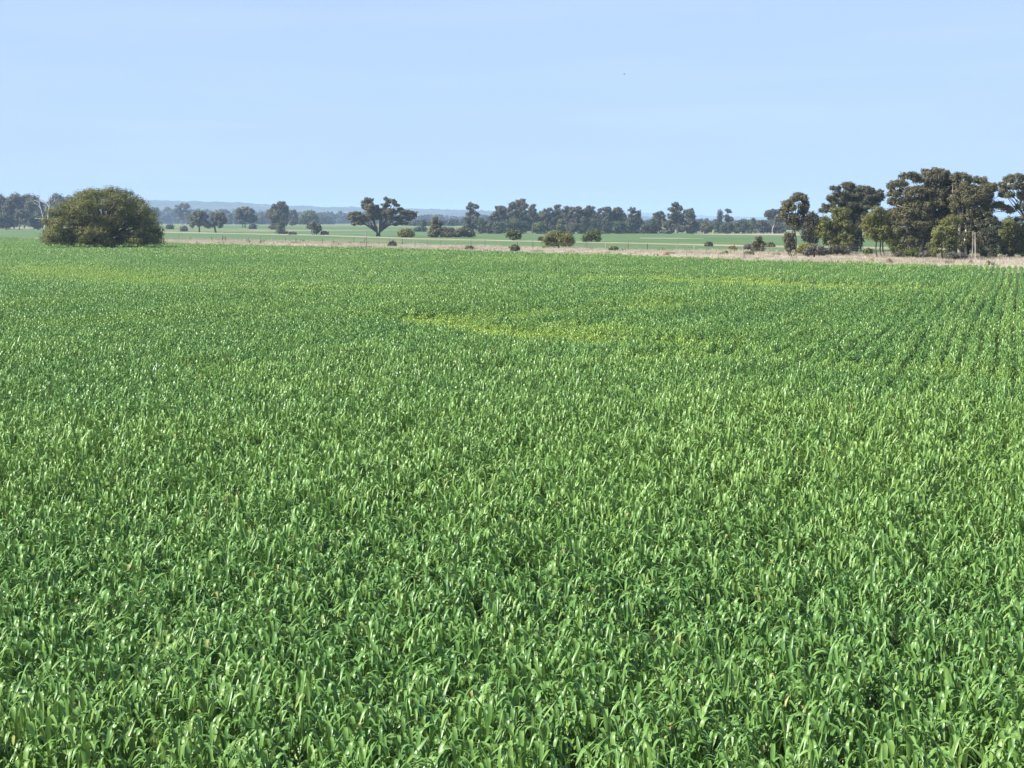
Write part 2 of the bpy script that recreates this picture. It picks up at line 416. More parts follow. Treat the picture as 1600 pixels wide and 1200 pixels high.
def auto_lobes(x0, x1, top, bot, style, rng):
    """lobes in photo pixels for a crown that fills the box; styles give the habit"""
    w, h, cx = x1 - x0, bot - top, (x0 + x1) / 2
    L = []
    if style == 'cone':
        n = 5
        for i in range(n):
            t = (i + 0.5) / n
            r = w * 0.5 * (0.25 + 0.75 * t)
            L.append((cx + rng.uniform(-.12, .12) * w, top + h * t, r * 0.85, h / n * 0.8))
    elif style == 'dome':
        for i in range(8):
            a = math.pi * (i + 0.5) / 8
            L.append((cx - math.cos(a) * w * 0.32, bot - h * 0.30 - math.sin(a) * h * 0.40, w * 0.19, h * 0.27))
        L += [(cx - w * .3, bot - h * .25, w * .2, h * .22), (cx + w * .3, bot - h * .25, w * .2, h * .22), (cx, bot - h * .4, w * .3, h * .35)]
    elif style == 'sparse':
        for i in range(9):
            t = rng.uniform(0, 1)
            L.append((cx + rng.uniform(-.36, .36) * w * (0.55 + 0.45 * t), top + h * (0.1 + 0.85 * t), w * rng.uniform(.12, .2), h * rng.uniform(.05, .10)))
        L.append((cx, top + h * 0.09, w * .22, h * .09))
    elif style == 'tall':                   # a gum with billowing heads over a fuller lower crown, sky between the heads
        tx_ = rng.uniform(-.12, .12) * w
        L.append((cx + tx_, top + h * 0.10, w * .24, h * .10)); L.append((cx + tx_ * .8 + rng.uniform(-.1, .1) * w, top + h * 0.24, w * .28, h * .12)); L.append((cx + tx_ * .5, top + h * 0.40, w * .30, h * .14))
        for i in range(15):
            t = 0.12 + 0.80 * (i + rng.uniform(0, 1)) / 15
            s = rng.choice([-1, 1]) * rng.uniform(.06, .40) * (0.75 + .25 * t)
            L.append((cx + s * w, top + h * t, w * rng.uniform(.10, .19), h * rng.uniform(.055, .10)))
        L.append((cx + rng.uniform(-.1, .1) * w, top + h * .66, w * .28, h * .22))
    else:                                   # round
        L.append((cx + rng.uniform(-.08, .08) * w, top + h * .22, w * .3, h * .22))
        for i in range(8):
            a = 2 * math.pi * i / 8 + rng.uniform(-.3, .3)
            L.append((cx + math.cos(a) * w * .32, top + h * .53 + math.sin(a) * h * .30, w * rng.uniform(.17, .24), h * rng.uniform(.15, .22)))
        L.append((cx, top + h * .55, w * .32, h * .32))
    return L

seed_counter = [11]
def plant(name, label, cat, base, lobes=None, box=None, style='round', mat='gum', bark='bark', D=None, group=None,
          cover=1.0, trunks=None, trunk_w=None, leaf=1.35, clump=None, depth=0.8, fork=None, crown='crown', stem='trunk', branches=True, under=True, airy=None):
    """base: photo pixel where the plant meets the ground; lobes or box in photo pixels, turned to metres at the plant's own distance"""
    seed_counter[0] += 1
    rng = np.random.default_rng(seed_counter[0] * 7 + 3)
    if D is None:
        b = on_ground(*base)
    else:
        b = at(base[0], base[1], D); b.z = float(ground_z(D))
    D = b.y; s = D / F
    if lobes is None:
        lobes = auto_lobes(*box, style, rng)
    root = thing(name, b, label, cat, group)
    if airy is None: airy = mat in ('gum', 'gum_grey') and cat == 'tree'
    if airy: leaf = leaf * .82
    xs0 = min(l[0] - l[2] for l in lobes); xs1 = max(l[0] + l[2] for l in lobes); half = (xs1 - xs0) / 2
    W = []
    for (px, py, rx, ry) in lobes:
        c = at(px, py, D) - b
        off = abs(px - (xs0 + xs1) / 2) / max(half, 1)
        room = max(0.0, half * math.sqrt(max(0, 1 - off * off)) - rx * 0.8) * s * depth
        W.append((Vector((c.x, rng.uniform(-1, 1) * room, c.z)), rx * s, (rx + ry) / 2 * s, ry * s))
        if room > rx * s * 0.9:             # the crown is as deep as it is wide: a second lobe in front or behind
            W.append((Vector((c.x + rng.uniform(-.3, .3) * rx * s, -np.sign(W[-1][0].y) * rng.uniform(.4, 1) * room, c.z - ry * s * 0.15)), rx * s * .9, (rx + ry) / 2 * s * .9, ry * s * .9))
    lsize = max(0.09, leaf * s)
    cl = clump or max((2.4 if airy else 3.2) * lsize, 0.28)
    heads = W
    if airy:                                # eucalypt habit: every head is several small tufts with gaps between
        heads = []
        for c, rx, ry, rz in W:
            n_ = int(np.clip(6 + (rx / s) * (rz / s) / 6, 6, 22))
            for q in range(n_):
                d = rng.normal(size=3); d /= np.linalg.norm(d); d *= rng.uniform(.3, .95); k_ = rng.uniform(.20, .38)
                heads.append((c + Vector((d[0] * rx, d[1] * ry, d[2] * rz * .9)), max(1.2 * s, rx * k_), max(1.2 * s, ry * k_), max(1.0 * s, rz * k_)))
    P, Nn = crown_points(heads, lsize, rng, cover, cl)
    P[:, 2] = np.maximum(P[:, 2], 0.05)
    Vv, Fc, rnd = leaf_quads(P, Nn, lsize, rng)
    o = link(crown, mesh_np(crown, Vv, Fc, M[mat], attrs={'rnd': rnd}), root)
    T = Tubes()
    height = max(c.z + rz for c, rx, ry, rz in W)
    tw = (trunk_w or max(2.0, 0.07 * (xs1 - xs0))) * s / 2
    fz = (b.y * 0 + (at(base[0], fork, D).z - b.z)) if fork else height * 0.3
    tr = trunks or [base[0]]
    tops = []
    for k, tx in enumerate(tr):
        bx = at(tx, base[1], D).x - b.x; by = rng.uniform(-.5, .5) * tw * 4 if k else 0
        lean = rng.uniform(-.16, .16) * fz; bow = rng.uniform(-.09, .09) * fz
        p0 = Vector((bx, by, -0.15)); p1 = Vector((bx + lean * .4 + bow, by, fz * .5)); p2 = Vector((bx + lean, by, fz))
        T.add([p0, Vector((bx, by, 0.12 * fz)), p1, p2], [tw * 1.35, tw * 1.05, tw * .9, tw * .8], 8); tops.append((p1, p2))
    if branches:
        for c, rx, ry, rz in W:
            p1, p2 = min(tops, key=lambda q: (q[1] - c).length)
            if c.z < p2.z * 0.8: st = p1.lerp(p2, rng.uniform(0, .6))
            else: st = p2
            mid = st.lerp(c, .5) + Vector((rng.uniform(-.1, .1), rng.uniform(-.1, .1), 0.12)) * (c - st).length
            r0 = tw * rng.uniform(.38, .6)
            T.add([st, st.lerp(mid, .5) + Vector((0, 0, .03)), mid, c], [r0, r0 * .8, r0 * .6, r0 * .3], 5)
            for q in range(4 if airy else 3):
                e = c + Vector(rng.normal(size=3) * np.array([rx, ry, rz]) * (.5 if airy else .36))
                T.add([mid.lerp(c, .5 + .2 * q), c.lerp(e, .5), e], [r0 * .4, r0 * .25, r0 * .1], 4)
    T.build(stem, M[bark], root)
    return root

def shrub(label, base, box, mat='grey', style='dome', name='shrub', group=None, **k):
    k.setdefault('leaf', 1.25); k.setdefault('cover', 1.1)
    return plant(name, label, 'shrub', base, box=box, style=style, mat=mat, group=group, crown='foliage', stem='stem', **k)

# ------------------------------------------------------------------ the big bush in the field
plant('pepper_tree', 'huge dome-shaped olive green bushy tree standing alone in the crop at the far left', 'tree', (165, 392), D=272,
      lobes=[(139, 304, 17, 10), (126, 311, 13, 10), (165, 303, 15, 9), (183, 303, 17, 10), (202, 311, 14, 10), (112, 322, 15, 11), (216, 320, 13, 11), (229, 333, 13, 11),
             (150, 320, 20, 12), (178, 322, 20, 13), (200, 330, 17, 14), (128, 330, 18, 12), (101, 335, 15, 10), (90, 347, 15, 9), (80, 359, 13, 8), (77, 370, 12, 8), (110, 350, 19, 12), (140, 344, 19, 12),
             (164, 342, 18, 13), (188, 348, 18, 15), (214, 347, 17, 14), (238, 348, 12, 12), (245, 362, 10, 12), (240, 374, 13, 8), (222, 366, 15, 12), (100, 366, 19, 11), (118, 376, 18, 8), (126, 364, 18, 11),
             (148, 362, 18, 13), (150, 377, 18, 8), (205, 372, 19, 10), (184, 376, 16, 9), (176, 362, 18, 13), (95, 376, 15, 6), (222, 378, 16, 6)],
      mat='pepper', trunks=[166], trunk_w=12, leaf=0.95, cover=1.2, depth=0.95, fork=372, clump=0.6)

# ------------------------------------------------------------------ grove and dead trees at the far left
GROVE = 'gum trees of the grove at the left edge'
for b, box, st, mt, lab in [
    ((4, 357), (-14, 18, 303, 356), 'round', 'gum', 'brown-green gum tree of the left grove, cut by the left edge of the photo'),
    ((22, 357), (10, 34, 301.5, 355), 'round', 'gum', 'gum tree with a raised top, second from the left in the left grove'),
    ((38, 357), (28, 48, 303, 355), 'tall', 'gum_grey', 'narrow grey-green gum tree in the middle of the left grove'),
    ((54, 357), (43, 66, 304, 356), 'round', 'gum_grey', 'rounded gum tree directly left of the two bleached dead trees'),
    ((88, 357), (74, 101, 302, 356), 'round', 'gum_grey', 'dark gum tree behind the forked dead tree, beside the big dome-shaped bush'),
    ((107, 357), (97, 118, 306, 354), 'round', 'gum_grey', 'gum tree half hidden behind the left shoulder of the big dome-shaped bush')]:
    plant('gum_tree', lab, 'tree', b, box=(box[0] - 3, box[1] + 3, box[2], box[3]), style=st, mat=mt, D=1080 + 20 * (b[0] % 3), group=GROVE, leaf=1.3, cover=1.2, airy=False, depth=.9)
plant('gum_sapling', 'pale green young tree in front of the left grove, its dark trunk standing clear', 'tree', (30, 357.5), box=(25, 45, 327, 349), mat='gum_grey', D=1040)
plant('gum_sapling', 'low dark green young tree at the foot of the left bleached dead tree', 'tree', (60, 357.5), box=(47, 70, 335, 356.5), mat='pine', D=1045)
plant('gum_sapling', 'dark young tree filling the foot of the left grove by the photo edge', 'tree', (10, 357.5), box=(-6, 22, 332, 356.5), mat='gum_dark', D=1050)

def dead_tree(label, base, D, limbs):
    b = at(base[0], base[1], D); b.z = float(ground_z(D)) - 0.1
    root = thing('dead_tree', b, label, 'dead tree')
    T = Tubes(); Bn = Tubes()
    for k, (pts, w0, w1) in enumerate(limbs):
        P = [at(x, y, D) - b + Vector((0, 0.25 * j * (1 if k % 2 else -1) * (k > 0), 0)) for j, (x, y) in enumerate(pts)]
        rad = list(np.linspace(w0, w1, len(P)) * D / F / 2)
        (T if k == 0 else Bn).add(P, rad, 7)
    T.build('trunk', M['dead_bark'], root); Bn.build('branch', M['dead_bark'], root)
dead_tree('bleached dead tree with a level side branch, left one of the two dead trees', (71, 360), 900,
    [([(71, 362), (70, 353), (69, 345), (66.5, 337), (64.5, 328), (62.5, 322), (61, 317), (57, 314), (53, 312.5)], 2.2, 0.6),
     ([(68, 342.5), (63, 342), (58, 341.2), (54, 341)], 1.2, 0.5), ([(62.5, 321), (61.5, 312), (63, 303), (62.5, 294)], 0.8, 0.35),
     ([(63.5, 326), (60, 322), (57, 319), (52, 317)], 0.8, 0.4), ([(60, 316), (57, 308), (56, 300)], 0.6, 0.3), ([(66, 336), (68, 331), (72, 327)], 0.8, .4)])
dead_tree('bleached dead tree with wide forked bare crown just left of the big dome-shaped bush', (74, 360), 920,
    [([(73, 362), (74, 350), (75, 340), (75.5, 333), (77, 324)], 2.2, 1.5),
     ([(77, 324), (73, 319), (68, 315.5), (63, 313), (58, 315)], 1.4, 0.5), ([(77, 324), (77.5, 318), (76, 311), (76.3, 304)], 1.4, 0.6),
     ([(77.5, 321), (81, 317), (85, 314.5), (88, 313)], 1.2, 0.5), ([(75.5, 332), (72, 329), (70, 327)], 1.2, 0.5), ([(76, 330), (80, 326), (84, 325), (88, 321)], 0.9, 0.4),
     ([(85, 314.5), (86, 308), (92, 304)], .7, .3)])

# ------------------------------------------------------------------ scattered paddock trees between the bush and the spreading gum
PT = 'scattered paddock trees left of the spreading gum'
plant('gum_tree', 'hazy brown gum tree with an arched open top, nearest the big bush', 'tree', (285, 351), group=PT, fork=343,
      lobes=[(283, 322, 8, 4), (291, 322, 5, 4), (279, 329, 6, 6), (288, 332, 8, 6), (294, 336, 6, 6), (283, 338, 8, 6), (296, 341, 4, 4)], mat='gum', trunk_w=2)
plant('paddock_tree', 'left one of two matching dark paddock trees with bare forked trunks', 'tree', (312, 363.5), group=PT, fork=353,
      lobes=[(311, 334, 8, 5), (319, 338, 7, 7), (304, 341, 7, 6), (312, 344, 10, 7), (322, 347, 5, 6), (302, 349, 4, 6), (315, 350, 8, 4), (325, 353, 3, 3)], mat='gum', trunks=[311.5], trunk_w=2.6)
plant('paddock_tree', 'right one of two matching dark paddock trees, leaning to the right', 'tree', (337, 363.5), group=PT, fork=353,
      lobes=[(340, 336, 9, 5), (348, 339, 5, 6), (334, 341, 6, 6), (341, 345, 9, 7), (350, 345, 3, 4), (334, 350, 5, 5), (345, 352, 4, 4)], mat='gum', trunk_w=3)
plant('gum_tree', 'hazy blue-grey gum showing just above the right matching paddock tree', 'tree', (347, 350), group=PT, box=(336, 359, 326, 349), mat='gum_grey')
plant('gum_tree', 'wide round-headed dark gum midway between the bush and the spreading gum', 'tree', (382, 356), group=PT, fork=349, trunks=[379, 383],
      lobes=[(385, 327, 7, 4), (376, 331, 7, 6), (391, 332, 7, 6), (371, 339, 6, 6), (383, 338, 10, 7), (396, 340, 5, 6), (378, 345, 8, 4), (391, 345, 6, 3)], mat='gum_grey', trunk_w=2)
plant('gum_tree', 'tall dense gum with a knob at its top, tallest left of the spreading gum', 'tree', (431, 358.5), group=PT, fork=350,
      lobes=[(439, 317.5, 6, 3.6), (436, 323, 9, 5), (444, 325, 6, 6), (428, 328, 7, 6), (423, 336, 7, 7), (435, 335, 12, 8), (446, 335, 6, 8), (430, 345, 10, 7), (443, 345, 7, 7), (428, 354, 7, 5), (438, 352, 8, 6)], mat='gum', trunk_w=3)
plant('small_tree', 'low cone-shaped dark green tree in front of the tall knob-topped gum', 'tree', (440, 366), box=(429.5, 450.5, 346, 366), style='cone', mat='pine', trunk_w=1.5, group=PT)
plant('gum_tree', 'slim hazy gum just right of the tall knob-topped gum', 'tree', (457, 353), box=(450, 465, 328, 352), style='tall', mat='gum_grey', group=PT)
plant('gum_tree', 'round pale hazy tree behind the many-stemmed small tree', 'tree', (484, 353), box=(468, 499, 330, 353), mat='green', group=PT)
plant('small_tree', 'small many-stemmed tree standing alone left of the spreading gum', 'tree', (491, 367), group=PT, fork=358, trunks=[488, 491, 494],
      lobes=[(489, 350, 5, 4), (484, 353, 4, 4), (497, 354, 4, 5), (490, 356, 6, 4), (499, 357, 3, 4), (493, 361, 4, 3)], mat='gum', trunk_w=1.3)
plant('gum_tree', 'great spreading gum with dark forked trunk and wide crown in the middle distance', 'tree', (591, 369.5), fork=363.5, trunks=[589.5, 592.5], trunk_w=4,
      lobes=[(573, 314, 9, 7), (571, 322, 9, 7), (582, 325, 11, 8), (581, 336, 13, 8), (556, 335, 11, 6), (546, 340, 5, 4), (553, 348, 8, 4), (566, 341, 10, 6),
             (606, 313, 6, 4.5), (616, 315.5, 6, 4), (603, 321, 7, 4), (620, 320, 3, 2.5), (597, 331, 12, 8), (612, 331, 10, 6), (625, 328, 7, 4), (634, 332, 9, 5), (645, 334, 7, 5), (640, 340, 8, 5),
             (624, 341, 10, 5), (608, 340, 9, 5), (592, 339, 7, 5), (631, 348, 8, 4), (556, 339, 9, 5), (620, 350, 5, 3), (565, 349, 5, 3)],
      mat='gum', leaf=1.2, cover=0.8, depth=0.6, clump=0.42)
shrub('yellow-green bush just right of the spreading gum', (634, 371), (622, 647, 357, 371), 'yellow')
plant('small_tree', 'two-storeyed dark small tree rising out of bushes right of the spreading gum', 'tree', (682, 371), box=(671, 693, 340, 370), style='tall', mat='gum', under=True)
shrub('broad grey-brown bush at the foot of the two-storeyed small tree', (690, 371), (668, 710, 355, 371), 'gum')
shrub('small dark green bush between the two broad bushes right of the spreading gum', (706, 370), (699, 712, 356, 370), 'pine')
shrub('broad olive bush, rightmost of the bushes beside the spreading gum', (725, 371), (709, 741, 355.5, 371), 'gum')
plant('small_tree', 'slim bluish conifer between the yellow-green bush and the two-storeyed tree', 'tree', (662, 362), box=(656.5, 668, 345, 362), style='cone', mat='pine')
shrub('tiny dark bush left of the slim bluish conifer', (652, 362), (648.5, 656, 356, 362), 'pine')
plant('gum_tree', 'tall thin gum with a sparse crown and white trunk above the bushes', 'tree', (743, 365), fork=345, bark='pale_bark', trunk_w=1.8,
      lobes=[(736, 319.5, 5, 3), (743, 323, 5, 2.6), (733, 324, 4, 3), (738, 331, 7, 4), (745, 335, 5, 3), (732, 335, 4, 3), (741, 341, 7, 4), (734, 346, 5, 5)], mat='gum_grey', cover=0.8)

# ------------------------------------------------------------------ the long tree line across the middle
TL = 'trees of the long line across the middle'
LINE = [
 # base, box, style, material, label
 (733, (727, 741, 338, 363), 'tall', 'gum_grey', 'dark young gum left of the thin white trunk in the tree line'),
 (753, (744, 762, 341, 365), 'round', 'pine', 'round green tree right of the thin white trunk, left end of tree line'),
 (766, (758, 774, 337, 365), 'cone', 'gum_grey', 'pointed bluish tree left of the tallest pair in the tree line'),
 (789, (770, 807, 320.5, 364), 'tall', 'gum_grey', 'wide billowing gum leaning left beside the tallest of the tree line'),
 (812, (794, 827, 309.5, 365), 'tall', 'gum_grey', 'tallest gum of the tree line, its top split into two humps'),
 (832, (822, 843, 318, 365), 'sparse', 'gum_grey', 'open lacy gum just right of the two-humped tallest gum'),
 (805, (789, 824, 342, 366), 'round', 'pine', 'low rounded green tree in front of the two-humped tallest gum'),
 (780, (769, 792, 346, 366), 'round', 'pine', 'low green tree in front of the wide gum leaning left'),
 (852, (842, 864, 326, 365), 'round', 'gum_grey', 'dense gum with a flat left shoulder, first after the dip right of the tallest gum'),
 (868, (857, 880, 319.5, 365), 'tall', 'gum_grey', 'gum with a high knob, highest right of the dip in the tree line'),
 (885, (875, 896, 322, 365), 'tall', 'gum_grey', 'billowing gum straight above the round-headed roadside tree'),
 (903, (892, 914, 323, 365), 'tall', 'gum_grey', 'gum with a pale low gap, above the right shoulder of the round-headed tree'),
 (925, (912, 936, 321.5, 365), 'tall', 'gum_grey', 'gum with twin knobs directly above the right-hand paddock bush'),
 (945, (934, 958, 322, 365), 'tall', 'gum_grey', 'gum with a forward-tilted tip between the twin-knobbed and feathery gums'),
 (967, (955, 980, 322, 366), 'tall', 'gum', 'brownish feathery gum near the right end of the dense tree line'),
 (986, (975, 1000, 324, 366), 'sparse', 'gum_grey', 'ragged feathery gum closing the dense part of the tree line on its right'),
 (845, (833, 858, 347, 366), 'round', 'green', 'low pale green tree left of the little cypress in the tree line'),
 (875, (868, 882, 344.5, 366), 'cone', 'green', 'little pale cypress standing behind the round-headed roadside tree'),
 (896, (886, 906, 348, 366), 'round', 'gum_grey', 'low greyish tree between the two small cypresses'),
 (911, (903, 919, 340.5, 366), 'cone', 'pine', 'small cypress, left one of a matching pair in the tree line'),
 (925, (917, 934, 341.5, 366), 'cone', 'pine', 'small cypress, right one of a matching pair in the tree line'),
 (948, (936, 960, 344, 366), 'cone', 'pine', 'broad low cypress right of the matching pair of small cypresses'),
 (966, (956, 978, 346, 366.5), 'round', 'pine', 'low round green tree at the foot of the brownish feathery gum'),
 (997, (988, 1008, 330, 366.5), 'cone', 'pine', 'tall dark cypress at the left side of the gap in the tree line'),
 (982, (972, 992, 345, 366.5), 'cone', 'pine', 'low dark cypress left of the tall dark cypress by the gap'),
 (1021, (1012, 1031, 338, 366.5), 'cone', 'pine', 'pale pointed tree just right of the gap in the tree line'),
 (1031, (1022, 1042, 329, 366), 'tall', 'gum_grey', 'dark gum with a leaning flat-topped head right of the gap'),
 (1010, (1000, 1020, 350, 366.5), 'round', 'pine', 'low bush-like tree filling the foot of the gap in the tree line'),
 (1044, (1035, 1054, 343, 366), 'round', 'gum', 'brownish low tree left of the white-trunked tall gum'),
 (1075, (1063, 1086, 325, 365), 'tall', 'gum_grey', 'dark gum leaning against the right side of the white-trunked gum'),
 (1083, (1070, 1094, 344, 365), 'round', 'gum_dark', 'low dark round tree below the dark leaning gum'),
 (1103, (1095, 1111, 346, 365), 'round', 'gum', 'small brown tree alone between dark leaning gum and the pointed gum'),
 (1124, (1113, 1134, 330, 364.5), 'cone', 'pine', 'pointed green gum near the right end of the tree line'),
 (1139, (1130, 1147, 326, 364), 'sparse', 'gum_grey', 'spindly open gum right of the pointed green gum'),
 (1135, (1126, 1146, 348, 364.5), 'round', 'pine', 'low green tree below the spindly open gum'),
 (1160, (1152, 1168, 342.5, 364), 'round', 'pine', 'squarish green tree, left one of a separate pair at the right end'),
 (1174, (1165, 1183, 341.5, 364), 'cone', 'green', 'paler tapering tree, right one of a separate pair at the right end'),
 (1192, (1184, 1202, 344.5, 364), 'round', 'gum_dark', 'dark small tree under the left of the sparse bare-limbed gum'),
 (1149, (1142, 1156, 352, 364), 'round', 'pine', 'lowest dark green tree of the right end, beside the squarish tree'),
 (1214, (1200, 1228, 350, 365), 'round', 'gum_grey', 'low hazy tree right of the sparse bare-limbed gum')]
for bx, box, st, mt, lab in LINE:
    D = 872 + (bx * 37 % 29) + (26 if box[2] < 335 else 0)
    plant('cypress' if st == 'cone' else 'gum_tree', lab, 'tree', (bx, 365.5), box=(box[0] - (4 if st == 'tall' else 1.5), box[1] + (4 if st == 'tall' else 1.5), box[2], box[3]), style=st, mat=mt, D=D, group=TL, leaf=1.15,
          cover=0.85 if st in ('tall', 'sparse') else 1.0, trunk_w=1.7, bark='pale_bark' if bx % 3 == 0 else 'bark', depth=0.7)
plant('gum_tree', 'white-trunked tall gum standing highest right of the gap in the tree line', 'tree', (1058, 365), D=880, bark='pale_bark', trunk_w=2, fork=350, group=TL,
      lobes=[(1056, 320, 6, 3.4), (1062, 325, 6, 4), (1050, 327, 5, 3.5), (1056, 332, 8, 4.5), (1050, 338, 7, 4), (1062, 339, 7, 5), (1055, 345, 9, 5), (1067, 347, 5, 5), (1046, 350, 5, 5)], mat='gum_grey', cover=0.85)
plant('gum_tree', 'sparse bare-limbed gum ending the tree line, beside the lone lopsided gum', 'tree', (1207, 365), D=870, bark='pale_bark', trunk_w=1.6, fork=352, group=TL,
      lobes=[(1201, 331, 5, 2.6), (1207, 329.5, 4, 2), (1198, 336, 3, 2), (1209, 335, 5, 2.5), (1216, 331, 5, 2.4), (1205, 340, 5, 2.5), (1214, 341, 5, 3), (1212, 347, 6, 4), (1220, 343, 4, 4)], mat='gum_grey', cover=0.7)

# ------------------------------------------------------------------ bushes of the middle ground
plant('small_tree', 'round-headed olive tree on a short trunk standing in the dry grass strip', 'tree', (873, 389), fork=381, trunk_w=3,
      lobes=[(873, 366, 13, 5), (873, 372, 15, 9), (860, 369, 9, 5), (886, 369, 9, 5), (854, 375, 6, 6), (893, 375, 5, 6), (866, 374, 13, 7), (882, 374, 12, 7), (862, 381, 11, 3.5), (885, 380.5, 10, 3.5)], mat='pepper', leaf=1.1, cover=1.2)
plant('small_tree', 'small flat-bottomed dark green tree left of the round-headed olive tree', 'tree', (802, 375.5), fork=371.5, box=(791, 815.5, 359.5, 373.5), style='round', mat='green', cover=1.3)
plant('small_tree', 'sloping olive bush-tree right of the round-headed olive tree', 'tree', (924, 378), fork=373,
      lobes=[(930, 362, 6, 4), (922, 366, 8, 4), (933, 368, 6, 6), (916, 370, 7, 4), (926, 372, 9, 5), (935, 373, 4, 4), (914, 375, 5, 2.5)], mat='green', cover=1.2)
plant('small_tree', 'dark two-tiered bush-tree standing alone left of the lone lopsided gum', 'tree', (1185, 395), fork=388, trunks=[1181, 1187],
      lobes=[(1185, 373, 5, 3.4), (1185, 379, 8, 4.5), (1191, 381, 4, 4), (1180, 381, 4, 4), (1184, 388, 9, 5), (1191, 389, 4, 4.5), (1178, 390, 4, 3.5)], mat='gum', cover=1.2)
shrub('brown bush at the near edge of the dry strip, below the small flat-bottomed tree', (804, 393), (797.5, 811, 383.5, 391.5), 'gum', D=262)
shrub('low green bush in the dry strip below the sloping olive bush-tree', (957, 393), (952, 965, 386.5, 392), 'green')
shrub('small bare brown bush in the dry strip right of the tall lone post', (613, 386), (608, 618, 378, 385), 'grey')
shrub('tiny brown bush in the dry strip below the broad olive bush', (733, 390), (729, 737, 386, 389.5), 'gum')
shrub('yellow-green low bush in the dry strip left of the two-tiered bush-tree', (1145, 392), (1140.5, 1150, 386.5, 391), 'yellow')
shrub('grey twiggy bush touching the left side of the two-tiered bush-tree', (1170, 390.5), (1163, 1177, 383, 390), 'grey')
shrub('small dark bush on the dry track right of the two-tiered bush-tree', (1203, 386), (1198, 1209, 380.5, 385.5), 'gum')
shrub('small dark bush on the dry track above the paired fence posts', (1107, 385), (1103.5, 1111, 380, 384.5), 'gum_dark')
shrub('low green clump below the two-tiered bush-tree', (1170, 399), (1164, 1177, 395, 398.5), 'green')
shrub('small dark bush on the pale pasture just right of the big bush', (265, 358), (261, 269.5, 352.5, 357), 'gum_dark')
shrub('brown shrub below the hazy arched gum near the big bush', (287, 361.5), (283, 291.5, 354.5, 361), 'gum')
shrub('dark round shrub beside the wide round-headed gum', (395, 358), (391, 399, 352, 357.5), 'gum_dark')
shrub('small dark shrub right of the small many-stemmed tree', (508, 367), (504, 511.5, 363, 367), 'gum_dark')
shrub('low dark shrub on the dry track right of the cone-shaped tree', (457, 367), (453.5, 461, 364.8, 367), 'gum_dark')
shrub('tiny dark shrub behind the right end of the small flat-bottomed tree', (846, 376), (843.5, 849, 372.5, 375.5), 'gum_dark')

# ------------------------------------------------------------------ the right-hand grove
RG = 'trees of the right-hand grove'
plant('gum_tree', 'lone lopsided gum with two bare trunks at the left end of the right-hand grove', 'tree', (1242, 398), D=240, fork=352, trunks=[1243, 1234], trunk_w=2.6, bark='bark', group=RG,
      lobes=[(1246, 305, 9, 5), (1254, 309, 8, 7), (1240, 311, 8, 6), (1232, 318, 8, 7), (1228, 326, 8, 8), (1236, 324, 8, 6), (1259, 318, 5, 7), (1250, 322, 6, 4), (1224, 336, 6, 7), (1240, 338, 9, 5), (1254, 331, 8, 5), (1260, 324, 4, 4), (1232, 346, 8, 6), (1248, 347, 9, 6), (1258, 342, 6, 6), (1243, 355, 8, 4)],
      mat='gum', cover=0.8, leaf=1.25)
plant('small_tree', 'dark spindly young tree at the foot of the lone lopsided gum', 'tree', (1232, 398), D=238, fork=385, trunk_w=1.8, box=(1225, 1241, 364, 392), style='tall', mat='gum', cover=0.9, group=RG)
plant('gum_tree', 'dark narrow gum in the gap between the lone lopsided gum and the grove', 'tree', (1266, 392), D=262, box=(1253, 1284, 331, 384), style='round', mat='gum_dark', fork=375, group=RG)
plant('gum_tree', 'large grey-green spreading gum standing behind, second tallest of the right-hand grove', 'tree', (1336, 392), D=272, fork=352, trunks=[1338, 1330], trunk_w=6, group=RG,
      lobes=[(1304, 295, 7, 5.5), (1329, 290, 14, 6), (1345, 295, 12, 6), (1312, 303, 12, 5), (1298, 309, 8, 4), (1331, 303, 18, 8), (1362, 298, 9, 5), (1372, 301, 6, 4), (1352, 307, 12, 7), (1367, 311, 12, 5), (1306, 313, 12, 6), (1325, 316, 18, 8),
             (1345, 322, 16, 9), (1360, 321, 10, 6), (1288, 328, 8, 6), (1296, 322, 8, 5), (1320, 330, 16, 9), (1340, 336, 14, 9), (1376, 307, 6, 4), (1350, 350, 8, 12), (1335, 362, 10, 16), (1330, 318, 26, 18), (1342, 345, 16, 18), (1322, 350, 14, 14)],
      mat='gum_grey', cover=1.0, leaf=1.25)
plant('gum_tree', 'olive bushy gum with two rounded heads in front of the large grey-green gum', 'tree', (1304, 398), D=240, fork=380, trunks=[1303, 1309], trunk_w=2.5, group=RG,
      lobes=[(1306, 329, 9, 6), (1320, 331, 9, 7), (1311, 338, 12, 7), (1290, 344, 9, 6), (1283, 353, 9, 7), (1300, 352, 12, 8), (1318, 350, 12, 9), (1329, 358, 8, 10), (1289, 366, 12, 8), (1308, 368, 14, 9), (1325, 374, 9, 9), (1296, 378, 9, 6), (1314, 381, 8, 5), (1276, 362, 5, 6)],
      mat='pepper', cover=1.05, leaf=1.25)
plant('gum_tree', 'olive gum on three dark leaning stems, left of the tallest tree', 'tree', (1375, 402), D=224, fork=380, trunks=[1370, 1376, 1381], trunk_w=2.6, group=RG,
      lobes=[(1371, 328, 10, 6), (1362, 336, 9, 6), (1383, 333, 9, 6), (1356, 345, 8, 7), (1372, 344, 12, 8), (1390, 342, 9, 8), (1352, 355, 7, 7), (1365, 358, 12, 8), (1384, 357, 13, 9), (1395, 356, 6, 9), (1358, 368, 8, 6), (1374, 371, 12, 6), (1391, 372, 8, 9)],
      mat='pepper', cover=1.0, leaf=1.2)
